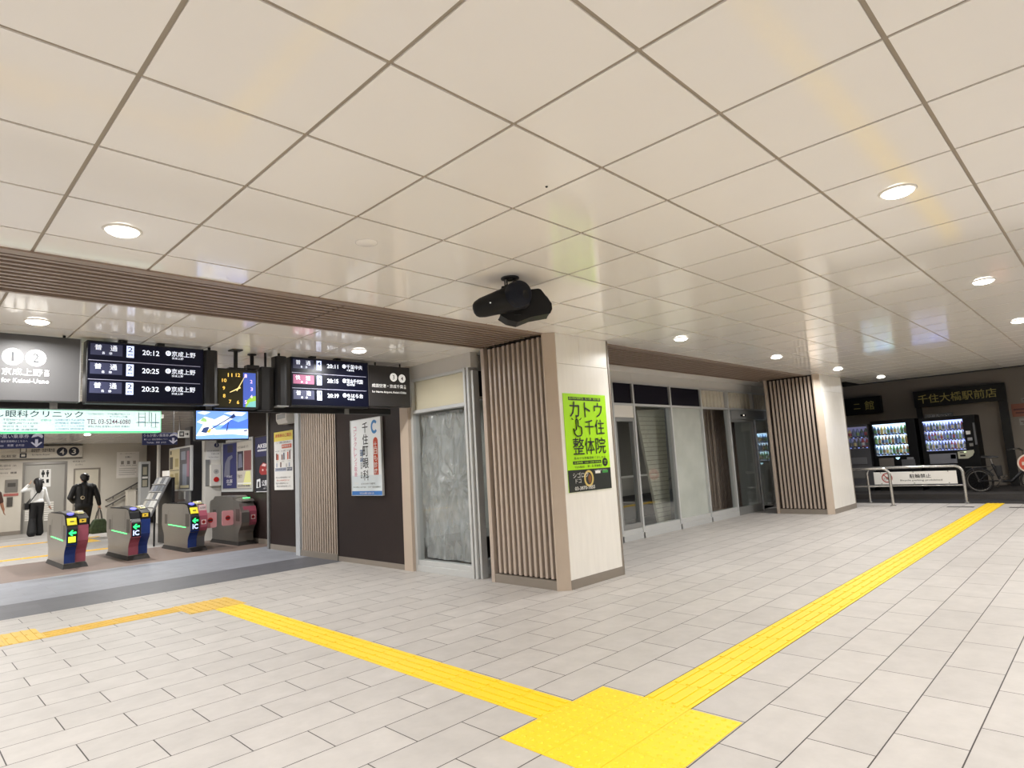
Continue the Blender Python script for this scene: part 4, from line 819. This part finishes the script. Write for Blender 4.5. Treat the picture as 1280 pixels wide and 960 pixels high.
# ------------------------------------------------------------------ people: bodies grown from tapered limbs, merged into one skin
def caps(a, b, ra, rb, tag_): return (Vector(a), Vector(b), ra, rb, tag_)
def figure(name, label, loc, rz, limbs, mats, voxel=.011, group=None):
    mb = MB()
    for a, b, ra, rb, t in limbs:
        d = (b-a); n = 6; L = d.length
        pts = [a+d*(k/n) for k in range(n+1)]; rad = [ra+(rb-ra)*k/n for k in range(n+1)]
        mb.tube(pts, rad, 14, 0); mb.ball(a, ra, 0, 14, 8); mb.ball(b, rb, 0, 14, 8)
    me = bpy.data.meshes.new('tmp'); me.from_pydata(mb.v, [], mb.f)
    o = bpy.data.objects.new('tmp', me); COL.objects.link(o)
    m = o.modifiers.new('r', 'REMESH'); m.mode = 'VOXEL'; m.voxel_size = voxel
    m = o.modifiers.new('s', 'SMOOTH'); m.factor = .5; m.iterations = 3
    out = bpy.data.meshes.new_from_object(o.evaluated_get(bpy.context.evaluated_depsgraph_get()))
    bpy.data.objects.remove(o); bpy.data.meshes.remove(me)
    for k in mats: out.materials.append(k)
    n = len(out.polygons); c = np.zeros(n*3); out.polygons.foreach_get('center', c); c = c.reshape(-1, 3); best = np.full(n, 1e9); idx = np.zeros(n, int)
    for a, b, ra, rb, t in limbs:
        A = np.array(a); D = np.array(b)-A; L2 = max(D@D, 1e-9); s = np.clip((c-A)@D/L2, 0, 1); dist = np.linalg.norm(c-(A+s[:, None]*D), axis=1)-(ra+(rb-ra)*s)
        k = dist < best; best[k] = dist[k]; idx[k] = t
    out.polygons.foreach_set('material_index', idx.astype(np.int32)); out.polygons.foreach_set('use_smooth', np.ones(n, bool)); out.update(); out.name = name
    r = thing('person', label, 'person', loc, rz, group)
    b = bpy.data.objects.new('body', out); COL.objects.link(b); b.parent = r
    return r
def hand(w, d, side, curl, t, s=1.0):
    """palm and five fingers at wrist w, pointing along d; side = direction of the thumb"""
    w = Vector(w); d = Vector(d).normalized(); sd = Vector(side).normalized(); nrm = d.cross(sd).normalized(); L = []
    for k in (-.022, 0, .022): L.append(caps(w+sd*k*.7, w+d*.075+sd*k, .017*s, .014*s, t))
    for k, ln in ((.032, .062), (.011, .072), (-.011, .068), (-.031, .052)):
        p0 = w+d*.078+sd*k; p1 = p0+(d+nrm*curl*.5).normalized()*ln*.5; p2 = p1+(d*.6+nrm*curl).normalized()*ln*.5
        L += [caps(p0, p1, .0095*s, .0088*s, t), caps(p1, p2, .0088*s, .0078*s, t)]
    p0 = w+d*.02+sd*.03; p1 = p0+(d*.55+sd*.8).normalized()*.04; p2 = p1+(d*.9+sd*.2+nrm*curl*.4).normalized()*.03
    L += [caps(p0, p1, .012*s, .010*s, t), caps(p1, p2, .010*s, .0085*s, t)]
    return L
def head(z, t, y=0, x=0, rs=1.0):
    L = [caps((x, y-.01, z-.02), (x, y+.012, z+.02), .088*rs, .092*rs, t), caps((x, y+.04, z-.07), (x, y+.05, z-.045), .052*rs, .06*rs, t),   # skull, jaw
         caps((x, y+.098, z+.0), (x, y+.118, z-.03), .009, .014, t), caps((x-.02, y+.088, z-.067), (x+.02, y+.088, z-.067), .012, .012, t)]    # nose, lips
    for s_ in (-1, 1): L.append(caps((x+s_*.088, y-.005, z-.025), (x+s_*.092, y-.012, z+.018), .012, .016, t))
    return L
skin_m = mat('skin', (206, 160, 134), .5); skin2_m = mat('skin_tan', (168, 118, 92), .5)
hair_m = mat('hair_black', (18, 16, 17), .45, var=.3, scale=40, stretch=(4, 4, .5))
shirt_m = mat('shirt_white', (222, 222, 220), .7, var=.04); jacket_m = mat('jacket_black', (20, 20, 23), .6, var=.2); trouser_m = mat('trousers_black', (17, 17, 19), .65, var=.2); shoe_m = mat('shoe_dark', (26, 24, 24), .5); brown_m = mat('tee_brown', (74, 46, 40), .7)
# woman walking away (local +Y is her heading), left hand raised to her head
L = head(1.53, 0)+[caps((0, -.005, 1.44), (0, 0, 1.36), .05, .052, 0),
  caps((-.12, 0, 1.33), (.12, 0, 1.33), .062, .062, 1), caps((-.075, .01, 1.28), (-.055, .01, 1.02), .095, .088, 1), caps((0, 0, 1.30), (0, 0, 1.0), .098, .095, 1), caps((.075, .01, 1.28), (.055, .01, 1.02), .095, .088, 1), caps((-.06, .0, .98), (.06, .0, .98), .105, .105, 1),
  caps((-.06, 0, .93), (.06, 0, .93), .108, .108, 2),
  caps((-.085, 0, .90), (-.09, .02, .50), .098, .085, 2), caps((-.09, .02, .50), (-.11, -.05, .10), .085, .115, 2),
  caps((.085, 0, .90), (.085, .10, .50), .098, .082, 2), caps((.085, .10, .50), (.10, .16, .10), .082, .115, 2),
  caps((-.10, -.04, .035), (-.10, .10, .03), .04, .032, 3), caps((.09, .17, .035), (.09, .30, .03), .04, .032, 3), caps((-.10, -.05, .10), (-.1, -.04, .04), .04, .04, 0), caps((.09, .16, .1), (.09, .17, .04), .04, .04, 0),
  caps((-.165, 0, 1.335), (-.34, .03, 1.30), .056, .048, 1), caps((-.34, .03, 1.30), (-.21, .05, 1.46), .048, .037, 1),
  caps((.165, 0, 1.325), (.225, -.01, 1.08), .056, .046, 1), caps((.225, -.01, 1.08), (.30, .03, .86), .046, .036, 1)]
L += hand((-.205, .05, 1.47), (.6, .1, .7), (0, -1, .3), -.6, 0, .95)+hand((.303, .032, .85), (.25, .15, -1), (-.3, .9, 0), .6, 0, .95)
L = [(a*1.05, b*1.05, ra*1.05, rb*1.05, t) for a, b, ra, rb, t in L]
wo = figure('body', 'person in a white long-sleeved top and wide black trousers, hand raised to head', (3.32, 23.7, 0), .05, L, [skin_m, shirt_m, trouser_m, shoe_m])
mb = MB().ball((0, -.02, 1.555), (.105, .115, .108), 0, 20, 12).tube([(0, -.085, 1.56), (.01, -.11, 1.45), (.015, -.105, 1.33), (.01, -.10, 1.22)], [.085, .095, .085, .035], 16)
mb.v = [(x*1.05, y*1.05, z*1.05) for x, y, z in mb.v]
obj('hair', mb, hair_m, wo)
r = thing('shoulder_bag', 'black shoulder bag with a cross strap worn by the person in white', 'bag', (3.32, 23.7, 0), .05); r.scale = (1.05, 1.05, 1.05)
obj('bag_body', MB().box(-.30, -.09, .76, -.19, .13, .95), black_m, r, bevel=.025, seg=3)
obj('strap', MB().tube([(.10, .02, 1.405), (.06, -.10, 1.36), (-.06, -.125, 1.18), (-.17, -.10, 1.0), (-.24, -.06, .94)], .014, 8).tube([(.10, .02, 1.405), (.05, .12, 1.33), (-.06, .13, 1.15), (-.18, .10, 1.0), (-.24, .06, .94)], .014, 8), black_m, r)
# man walking away in a black jacket
L = head(1.62, 0, .01)+[caps((0, -.005, 1.53), (0, 0, 1.43), .058, .062, 0), caps((0, -.01, 1.47), (0, -.01, 1.45), .075, .085, 1),
  caps((-.16, 0, 1.40), (.16, 0, 1.40), .08, .08, 1), caps((-.10, 0, 1.34), (-.085, 0, .98), .125, .125, 1), caps((.10, 0, 1.34), (.085, 0, .98), .125, .125, 1), caps((0, -.01, 1.36), (0, 0, .95), .135, .135, 1), caps((-.08, 0, .90), (.08, 0, .90), .135, .135, 1),
  caps((-.1, 0, .86), (-.11, .06, .48), .105, .08, 2), caps((-.11, .06, .48), (-.115, -.08, .11), .08, .065, 2),
  caps((.1, 0, .86), (.11, .12, .50), .105, .08, 2), caps((.11, .12, .50), (.12, .16, .11), .08, .065, 2),
  caps((-.115, -.08, .05), (-.12, .10, .045), .05, .042, 3), caps((.12, .15, .05), (.125, .33, .045), .05, .042, 3),
  caps((-.215, 0, 1.38), (-.33, -.04, 1.12), .075, .068, 1), caps((-.33, -.04, 1.12), (-.20, .16, 1.0), .066, .052, 1),
  caps((.215, 0, 1.38), (.31, -.02, 1.12), .075, .066, 1), caps((.31, -.02, 1.12), (.37, .03, .90), .064, .05, 1)]
L += hand((-.19, .18, 1.0), (.7, .6, .1), (0, .2, 1), .7, 0, 1.1)+hand((.375, .035, .885), (.12, .05, -1), (-.2, 1, 0), .9, 0, 1.1)
ma = figure('body', 'person in a black jacket and trousers walking away with a green bag', (3.83, 20.1, .009), .1, L, [skin_m, jacket_m, trouser_m, shoe_m])
obj('hair', MB().ball((0, -.012, 1.655), (.108, .118, .10), 0, 20, 12).ball((0, -.05, 1.60), (.095, .075, .085), 0, 16, 10), hair_m, ma)
obj('patch', MB().tube([(-.075, -.139, 1.10), (-.075, -.1425, 1.10)], [.05, .048], 20).tube([(-.07, -.141, 1.105), (-.07, -.144, 1.105)], [.03, .028], 16, 1), [flat((206, 196, 170)), flat((60, 52, 40))], ma)
r = thing('hand_bag', 'dark green patterned bag carried in the right hand of the walker in black', 'bag', (3.83, 20.1, 0), .1)
camo = mat('bag_camouflage', (62, 76, 50), .8, var=.75, scale=14)
obj('bag_body', MB().add([(a-.03, b, c) for a, b, c in [(.20, -.10, .12), (.60, -.10, .12), (.60, .16, .12), (.20, .16, .12), (.17, -.11, .26), (.63, -.11, .26), (.63, .17, .26), (.17, .17, .26), (.28, -.05, .50), (.53, -.05, .50), (.53, .11, .50), (.28, .11, .50)]], [(3, 2, 1, 0), (8, 9, 10, 11), (0, 1, 5, 4), (1, 2, 6, 5), (2, 3, 7, 6), (3, 0, 4, 7), (4, 5, 9, 8), (5, 6, 10, 9), (6, 7, 11, 10), (7, 4, 8, 11)]), camo, r, bevel=.03, seg=3)
for y in (0, .07): obj('strap', MB().tube([(.29, y, .49), (.33, y, .68), (.382, .035, .812), (.42, y, .68), (.45, y, .49)], .009, 8), black_m, r)
# person at the left picture edge
L = head(1.56, 0)+[caps((0, -.005, 1.46), (0, 0, 1.37), .055, .058, 0),
  caps((-.15, 0, 1.35), (.15, 0, 1.35), .07, .07, 1), caps((-.09, 0, 1.30), (-.075, 0, .98), .115, .112, 1), caps((.09, 0, 1.30), (.075, 0, .98), .115, .112, 1),
  caps((-.07, 0, .90), (.07, 0, .90), .12, .12, 2), caps((-.09, 0, .86), (-.1, .10, .47), .095, .07, 2), caps((-.1, .10, .47), (-.1, .16, .10), .07, .055, 2), caps((.09, 0, .86), (.1, -.02, .47), .095, .07, 2), caps((.1, -.02, .47), (.1, -.16, .12), .07, .055, 2),
  caps((-.1, .14, .045), (-.1, .31, .04), .045, .038, 3), caps((.1, -.18, .06), (.1, -.02, .045), .045, .038, 3),
  caps((-.20, 0, 1.34), (-.24, -.03, 1.10), .062, .056, 1), caps((-.24, -.03, 1.12), (-.25, .1, .88), .043, .032, 0), caps((.20, 0, 1.34), (.25, .02, 1.12), .066, .062, 1), caps((.25, .02, 1.13), (.31, .06, .88), .045, .032, 0)]
L += hand((-.25, .11, .87), (0, .3, -1), (.2, 1, 0), .6, 0)+hand((.312, .065, .865), (.1, .15, -1), (-.3, 1, 0), .6, 0)
th = figure('body', 'person in a brown short-sleeved top cut off by the left picture edge', (2.10, 22.6, 0), -.2, L, [skin2_m, brown_m, trouser_m, paper_m])
obj('hair', MB().ball((0, -.02, 1.59), (.105, .112, .105), 0, 20, 12), hair_m, th)
# ------------------------------------------------------------------ outside, beyond the right-hand end of the hall
fac_m = mat('facade_grey', (168, 158, 146), .7, var=.05, scale=2)
obj('wall_outside', MB().box(20.4, -8, -.03, 20.6, 12, 5), fac_m, kind='structure')
obj('trim_6', MB().box(17.2, -9, HC-.02, 17.3, 6.1, HC+.35), blackm_m, kind='structure')
stl_m = mat('stainless_tube', (196, 194, 190), .22, .85, var=.03)
def guard(x, y0, y1, zt, zl, label, sign=False):
    r = thing('guard_rail', label, 'guard rail', (x, y1, 0), FX); L = y1-y0; R = .14; pts = [(0, 0, 0)]
    for k in range(7): a = PI-k*PI/12; pts.append((R+R*math.cos(a), 0, zt-R+R*math.sin(a)))
    for k in range(7): a = PI/2-k*PI/12; pts.append((L-R+R*math.cos(a), 0, zt-R+R*math.sin(a)))
    pts.append((L, 0, 0))
    obj('hoop', MB().tube(pts, .032, 14), stl_m, r)
    obj('lower_rail', MB().tube([(0, 0, zl), (L, 0, zl)], .02, 10), stl_m, r)
    obj('floor_flange', MB().lathe([(.06, .0), (.06, .008), (.034, .014)], 16).lathe([(.06, .0), (.06, .008), (.034, .014)], 16, 0, (L, 0, 0)), stl_m, r)
    return r
r = guard(16.30, 2.565, 4.42, .78, .37, 'stainless guard rail carrying the white no bicycle parking sign')
guard(15.45, 3.75, 5.6, .80, .42, 'stainless guard rail partly hidden behind the far slatted pillar')
w_, h = 1.60, .28
s = thing('no_parking_sign', 'long white no bicycle parking sign hung on the guard rail', 'sign', (16.255, 4.27, .405), FX)
obj('panel', MB().box(0, -.008, 0, w_, 0, h), paper_m, s, bevel=.003)
mb = MB().text('駐輪禁止', .72, .135, 1.13, .225, -.010, 0, .012).text('Bicycle parking prohibited', .53, .06, 1.33, .105, -.010, 0, .008)
obj('lettering', mb, ink_m, s)
mb = MB().disc(.27, .15, .11, -.010, 0, 28, None, .088); mb.poly([(.195, .215), (.21, .228), (.345, .088), (.33, .073)], -.0112, 0)
for cx in (.235, .305): mb.disc(cx, .125, .032, -.0105, 1, 16, None, .024)
mb.poly([(.235, .122), (.262, .165), (.268, .165), (.241, .122)], -.0106, 1); mb.poly([(.305, .122), (.290, .175), (.284, .175), (.299, .122)], -.0106, 1); mb.rect(.26, .155, .292, .162, -.0106, 1)
obj('bicycle_symbol', mb, [flat((176, 62, 54)), flat((84, 62, 62))], s)
for x, z in ((.15, .02), (.8, .02), (1.45, .02), (.15, .27), (.8, .27), (1.45, .27)): obj('clamp', MB().cyl((x, -.012, z), (x, .03, z), .013, 8), steel_m, s)
# vending machines
vblack_m = mat('vend_black', (9, 9, 12), .5, spec=.2)
KV = 18.6/17.3
def kz(z): return 1.425+(z-1.425)*KV-.09
def vending(y0, y1, H, win, rows, cols, label, tint, cans, e, ctrl, body=None):
    r = thing('vending_machine', label, 'vending machine', (18.6, y1*KV, .09), FX); W_ = (y1-y0)*KV; body = body or vblack_m
    wx0, wx1, wz0, wz1 = win; H = kz(H); wz0 = kz(wz0); wz1 = kz(wz1); wx0 *= KV; wx1 *= KV
    obj('cabinet', MB().box(0, .14, .08, W_, .72, H).box(0, 0, .08, wx0, .14, H).box(wx1, 0, .08, W_, .14, H).box(wx0, 0, .08, wx1, .14, wz0).box(wx0, 0, wz1, wx1, .14, H), body, r)
    obj('foot', MB().box(.03, .05, 0, W_-.03, .68, .08), blackm_m, r)
    win_o = obj('lit_display', MB().box(wx0, .13, wz0, wx1, .14, wz1).box(wx0, .01, wz1-.03, wx1, .13, wz1-.004), glow(tint, e), r)
    rh = (wz1-wz0-.04)/rows
    for k in range(rows):
        z = wz0+.02+rh*k
        obj('shelf', MB().box(wx0, .03, z, wx1, .13, z+.012, 0).box(wx0, .02, z-.014, wx1, .03, z+.022, 1), [white_m, mat('price_strip', (70, 74, 96), .4)], win_o)
        for c in range(cols):
            x = wx0+(wx1-wx0)*(c+.5)/cols; rad = min(.046, (wx1-wx0)/cols*.47); hh = rh*(.86 if (c+k) % 3 else .80); col = cans[(c//2+k*3) % len(cans)]
            o = obj('drink', MB().lathe([(.0, .0), (rad, .0), (rad, hh*.66), (rad*.5, hh*.86), (rad*.42, hh), (.0, hh)], 10, 0, (x, .08, z+.013)).lathe([(rad*1.02, hh*.18), (rad*1.02, hh*.55)], 10, 1, (x, .08, z+.013)), [flat(pale(col), .3), flat(pale(cans[(c*2+k+1) % len(cans)]), .3)], win_o)
            obj('select_button', MB().box(x-.018, .012, z-.008, x+.018, .02, z+.012), glow((150, 170, 255), .9) if (c+k) % 2 else paper_m, win_o)
    for n_, a, m_ in ctrl: obj(n_, MB().box(a[0]*KV, -.02, kz(a[1]), a[2]*KV, .0, kz(a[3])), m_, r, bevel=.006)
    return r
def pale(c): return tuple(int(v*.72+255*.28) for v in c)
cc = [(120, 160, 90), (190, 196, 200), (70, 90, 150), (60, 60, 66), (150, 40, 50), (200, 180, 120), (90, 110, 160), (46, 70, 56)]
r = vending(2.36, 3.44, 1.88, (.07, .85, 1.10, 1.80), 3, 13, 'right-hand dark vending machine with blue-white lit drinks and a grey lower panel', (178, 194, 255), cc, 1.5,
        [('lower_panel', (.12, .80, .65, 1.03), mat('vend_grey', (120, 120, 128), .4)), ('logo_plate', (.53, .90, .64, 1.01), mat('vend_navy', (34, 40, 110), .3)), ('notice', (.885, 1.44, .97, 1.52), paper_m), ('notice', (.90, 1.30, .99, 1.37), flat((160, 160, 164))), ('notice', (.92, 1.17, .99, 1.24), flat((130, 128, 124))), ('notice', (1.03, 1.2, 1.07, 1.7), flat((96, 96, 100)))])
obj('coin_panel', MB().prism([(a*KV, kz(b)) for a, b in [(.68, .90), (.68, 1.06), (.98, 1.09), (.99, 1.04), (.95, .96), (.86, .90)]], -.025, 0, 'y'), mat('coin_cream', (186, 184, 164), .4), r, bevel=.004)
obj('coin_slot', MB().box(.72*KV, -.03, kz(1.03), .80*KV, -.024, kz(1.045)).box(.72*KV, -.03, kz(.95), .82*KV, -.024, kz(.99)), black_m, r); obj('coin_light', MB().box(.80*KV, -.03, kz(1.04), .84*KV, -.024, kz(1.06)), glow((230, 255, 200), 1.2), r)
obj('top_sign', MB().box(.15, .0, kz(1.88), .74, .1, kz(1.96)).text('つめた〜い', .2, kz(1.895), .66, kz(1.945), -.002, 1, .01), [black_m, flat((120, 120, 124))], r)
r = vending(3.52, 4.48, 1.90, (.04, .76, 1.04, 1.81), 3, 10, 'middle dark vending machine with a bright white and green lit drink display', (206, 234, 255), [(90, 150, 220), (220, 232, 240), (110, 180, 90), (60, 130, 60), (196, 140, 80), (110, 84, 60), (40, 70, 120), (228, 200, 90)], 1.7,
        [('lower_panel', (.10, .78, .42, .98), flat((110, 104, 98))), ('button_panel', (.58, .77, .86, .93), flat((92, 92, 96))), ('notice', (.70, .92, .84, .98), flat((130, 130, 134)))])
obj('coin_light', MB().poly([(a*KV, kz(b)) for a, b in [(.46, .985), (.56, .985), (.53, .945), (.51, .93), (.48, .95)]], -.004), glow((190, 240, 255), 1.3), r)
r = vending(4.55, 5.55, 1.84, (.05, .98, 1.24, 1.79), 2, 10, 'left vending machine with dimmer purple-lit drinks, half hidden by the pillar', (150, 150, 190), cc, .28,
        [('lower_panel', (.1, .85, .9, 1.02), flat((120, 120, 124))), ('lower_panel', (.1, .5, .9, .68), flat((120, 118, 116))), ('pickup_door', (.1, .15, .9, .36), flat((96, 96, 96)))], mat('vend_steel', (90, 90, 94), .4))
# shop sign on its black portal frame
r = thing('portal_sign', 'long black shop sign with dull yellow lettering on a black portal frame', 'sign', (20.1, 4.0, .09), FX)
obj('sign_board', MB().box(-.04, 0, 2.17, 1.98, .14, 2.62), blackm_m, r, bevel=.006)
obj('post', MB().box(-.02, .02, 0, .1, .12, 2.17), blackm_m, r); obj('post', MB().box(1.80, .02, 0, 1.98, .12, 2.17), blackm_m, r)
obj('lettering', MB().text('千住大橋駅前店', .06, 2.265, 1.80, 2.51, -.004, 0, .008), mat('letter_olive', (158, 146, 84), .5, emit=.07, ergb=(160, 146, 80)), r)
r = thing('shop_sign', 'black shop sign with two characters high above the vending machines', 'sign', (20.1, 5.8, 2.2), FX)
obj('sign_board', MB().box(-.1, 0, 0, .95, .14, .50), blackm_m, r, bevel=.006); obj('bracket', MB().box(.1, .1, .1, .2, .3, .4).box(.7, .1, .1, .8, .3, .4), blackm_m, r)
obj('lettering', MB().text('二', .22, .17, .40, .32, -.004, 0, .0).text('館', .52, .12, .76, .38, -.004, 0, .0), mat('letter_olive', (0, 0, 0)), r)
# papers on the far wall
for (y, z, w_, h, c, lab) in ((1.98, 1.82, .36, .33, (176, 112, 92), 'reddish poster on the far outside wall at the right picture edge'), (1.86, 1.60, .3, .17, (196, 192, 184), 'small pale notice under the reddish poster on the far wall'), (1.76, 2.17, .34, .12, (180, 176, 168), 'small pale notice above the reddish poster on the far wall')):
    r = thing('wall_paper_notice', lab, 'notice', (20.39, y, z), FX)
    obj('sheet', MB().box(0, -.006, 0, w_, 0, h, 0).rect(w_*.1, h*.5, w_*.9, h*.62, -.008, 1).rect(w_*.2, h*.25, w_*.7, h*.35, -.008, 1), [flat(c), flat((110, 70, 66))], r)
# round sign on a stand
r = thing('round_sign_stand', 'round red sign with a pale rim on a stand at the right picture edge', 'sign', (17.0, 1.50, -.03), FX)
obj('sign_disc', MB().prism([(.2*math.cos(a*PI/16), .79+.2*math.sin(a*PI/16)) for a in range(32)], 0, .02, 'y', 0).disc(0, .79, .17, -.002, 1, 32), [flat((206, 190, 176)), mat('sign_red', (186, 74, 54), .5)], r)
obj('sign_bar', MB().rect(-.12, .755, .12, .825, -.004), flat((206, 190, 176)), r)
obj('pole', MB().cyl((0, .035, .02), (0, .035, .98), .015, 10), steeld_m, r); obj('foot', MB().lathe([(.0, 0), (.18, 0), (.17, .03), (.03, .06), (.0, .06)], 20, 0, (0, .035, 0)), black_m, r)
# parked bicycle (local x = forward, towards -Y)
r = thing('bicycle', 'dark small-wheeled bicycle parked by the far wall, seen from the side', 'bicycle', (18.1, 2.55, .07), FX)
def wheel(cx):
    R = .255; w = obj('wheel', MB().tube([(cx+R*math.cos(a*PI/18), 0, R+.02+R*math.sin(a*PI/18)) for a in range(36)], .022, 8, 0, False, True), rubber_m, r)
    obj('rim', MB().tube([(cx+.225*math.cos(a*PI/18), 0, R+.02+.225*math.sin(a*PI/18)) for a in range(36)], .008, 6, 0, False, True), steel_m, w)
    mb = MB()
    for k in range(14): a = k*PI/7; mb.cyl((cx, 0, R+.02), (cx+.222*math.cos(a), 0, R+.02+.222*math.sin(a)), .0022, 5)
    obj('spokes', mb, blackm_m, w); obj('hub', MB().cyl((cx, -.05, R+.02), (cx, .05, R+.02), .025, 12), steeld_m, w)
wheel(0); wheel(1.02)
fm = mat('bike_black', (30, 30, 34), .35)
obj('frame', MB().tube([(0, .05, .275), (.40, .04, .27)], .012, 8).tube([(0, -.05, .275), (.40, -.04, .27)], .012, 8).tube([(.40, 0, .27), (.29, 0, .66)], .03, 10).tube([(0, .05, .275), (.32, .015, .58)], .009, 8).tube([(0, -.05, .275), (.32, -.015, .58)], .009, 8).tube([(.40, 0, .27), (.60, 0, .26), (.80, 0, .46), (.90, 0, .62)], .034, 10).tube([(.885, 0, .58), (.87, 0, .78)], .02, 10), fm, r)
obj('fork', MB().tube([(.89, .05, .56), (.96, .05, .40), (1.02, .05, .275)], .011, 8).tube([(.89, -.05, .56), (.96, -.05, .40), (1.02, -.05, .275)], .011, 8).box(.875, -.055, .55, .905, .055, .58), fm, r)
obj('seat_post', MB().cyl((.30, 0, .62), (.262, 0, .80), .014, 10), steel_m, r)
obj('saddle', MB().add([(.10, -.09, .80), (.10, .09, .80), (.24, .085, .795), (.42, .025, .80), (.42, -.025, .80), (.24, -.085, .795), (.10, -.08, .86), (.10, .08, .86), (.24, .07, .84), (.42, .018, .835), (.42, -.018, .835), (.24, -.07, .84)], [(5, 4, 3, 2, 1, 0), (6, 7, 8, 9, 10, 11)]+[(i, (i+1) % 6, (i+1) % 6+6, i+6) for i in range(6)]), black_m, r, bevel=.015)
obj('handlebar', MB().tube([(.72, -.27, .98), (.80, -.25, .99), (.86, -.1, .95), (.87, 0, .93), (.86, .1, .95), (.80, .25, .99), (.72, .27, .98)], .012, 8).cyl((.875, 0, .74), (.868, 0, .94), .013, 8), steeld_m, r)
for s_ in (-1, 1): obj('grip', MB().cyl((.73, .268*s_, .98), (.62, .28*s_, .97), .018, 10), black_m, r)
obj('mudguard', MB().tube([(.3*math.cos(a), 0, .275+.3*math.sin(a)) for a in [k*PI*.75/10+.35 for k in range(11)]], .02, 6), fm, r)
obj('crank', MB().cyl((.40, -.06, .27), (.40, .06, .27), .04, 14).tube([(.40, .07, .27), (.30, .075, .15)], .01, 6).tube([(.40, -.07, .27), (.50, -.075, .39)], .01, 6).box(.26, .075, .13, .34, .15, .155).box(.46, -.15, .38, .54, -.075, .405), steeld_m, r)
obj('rear_rack', MB().tube([(-.22, -.06, .60), (.25, -.05, .60)], .007, 6).tube([(-.22, .06, .60), (.25, .05, .60)], .007, 6).tube([(-.22, -.06, .60), (-.22, .06, .60)], .007, 6).tube([(-.1, .06, .6), (0, .06, .275)], .006, 6).tube([(-.1, -.06, .6), (0, -.06, .275)], .006, 6), steeld_m, r)
obj('battery_box', MB().box(.34, -.05, .38, .45, .05, .62), fm, r, bevel=.012)
# ------------------------------------------------------------------ lamps and added fill lights
lamp_e = mat('lamp_diffuser', (255, 250, 240), .5, emit=8, var=0)
def disk_light(x, y, watts, z=HC, size=.11, rgb=(1, .989, .962)):
    l = bpy.data.lights.new('disk_light', 'AREA'); l.shape = 'DISK'; l.size = size; l.energy = watts; l.color = rgb; l.spread = math.radians(168)
    o = bpy.data.objects.new('disk_light', l); COL.objects.link(o); o.location = (x, y, z-.034)
W = 34.5
def downlight(x, y, label, w=W):
    r = thing('downlight', label, 'ceiling light', (x, y, HC), 0, 'round recessed ceiling downlights')
    obj('trim_ring', MB().lathe([(.098, 0), (.098, -.004), (.09, -.008), (.083, -.006)], 32), white_m, r)
    obj('diffuser', MB().lathe([(.084, -.005), (.078, -.014), (.062, -.023), (.036, -.029), (.0005, -.031)], 32), lamp_e, r)
    disk_light(x, y, w)
downlight(.89, 3.9, 'lit round ceiling downlight in front of the slatted beam at the upper left')
downlight(4.07, .755, 'lit round ceiling downlight nearest the upper right, largest of its row')
downlight(7.19, .757, 'lit round ceiling downlight second along the right-hand row')
downlight(10.25, .778, 'lit round ceiling downlight cut by the right picture edge')
downlight(7.07, 3.856, 'lit round ceiling downlight closest to the stone pillar with the green poster')
downlight(10.07, 3.83, 'lit round ceiling downlight midway along the shopfront')
downlight(13.03, 3.81, 'lit round ceiling downlight just before the far slatted pillar')
downlight(15.89, 3.77, 'lit round ceiling downlight beyond the far slatted pillar, above the guard rails')
downlight(.87, 6.53, 'lit round ceiling downlight above the large 1 and 2 platform sign')
downlight(3.97, 6.43, 'lit round ceiling downlight above the right departure board')
downlight(4.0, 20.8, 'small lit round ceiling downlight far inside, over the two walking people')
for x in (-5.2, -2.1, 1.0, 13.3): disk_light(x, .76, W)
for x in (-5.2, -2.1): disk_light(x, 3.87, W); disk_light(x, 6.5, W)
for y in (-2.35, -5.45):
    for x in (-5.2, -2.1, 1.0, 4.1, 7.2, 10.3, 13.4): disk_light(x, y, W)
for y, k in ((9.6, .7), (12.7, 1.3), (15.8, 2.2)):
    for x in (-5.2, -2.1, .9): disk_light(x, y, W*k)
for y in (18.9, 22.5):
    for x in (-2.1, .9): disk_light(x, y, W*2.1)
disk_light(9.3, 8.6, 26, HC-.03); disk_light(10.2, 6.9, 9, HC-.03); disk_light(13.2, 7.6, 8, HC-.03); disk_light(6.3, 8, 9, HC-.03); disk_light(3.97, 12.7, W*1.1); disk_light(16.4, .76, W); disk_light(16.4, -2.35, W)  # unseen lights added to brighten shop interior, passage and the ceiling's right end
disk_light(3.97, 9.4, W*.8); disk_light(3.55, 14.3, W*1.9); disk_light(3.97, 23.6, W*1.6); disk_light(5.6, 21, W*1.3)  # second one: unseen fill light added to whiten the column by the gates
# ------------------------------------------------------------------ world and colour
w = bpy.data.worlds.new('world'); bpy.context.scene.world = w; w.use_nodes = True
w.node_tree.nodes['Background'].inputs['Color'].default_value = (.02, .025, .04, 1); w.node_tree.nodes['Background'].inputs['Strength'].default_value = .5
sc = bpy.context.scene
sc.view_settings.view_transform = 'Standard'; sc.view_settings.look = 'None'; sc.view_settings.gamma = 1; sc.view_settings.use_curve_mapping = False
sc.view_settings.exposure = 0.06
sc.cycles.use_denoising = True; sc.cycles.max_bounces = 10; sc.cycles.diffuse_bounces = 5; sc.cycles.sample_clamp_indirect = 6; sc.cycles.caustics_reflective = False
sc.cycles.transparent_max_bounces = 16
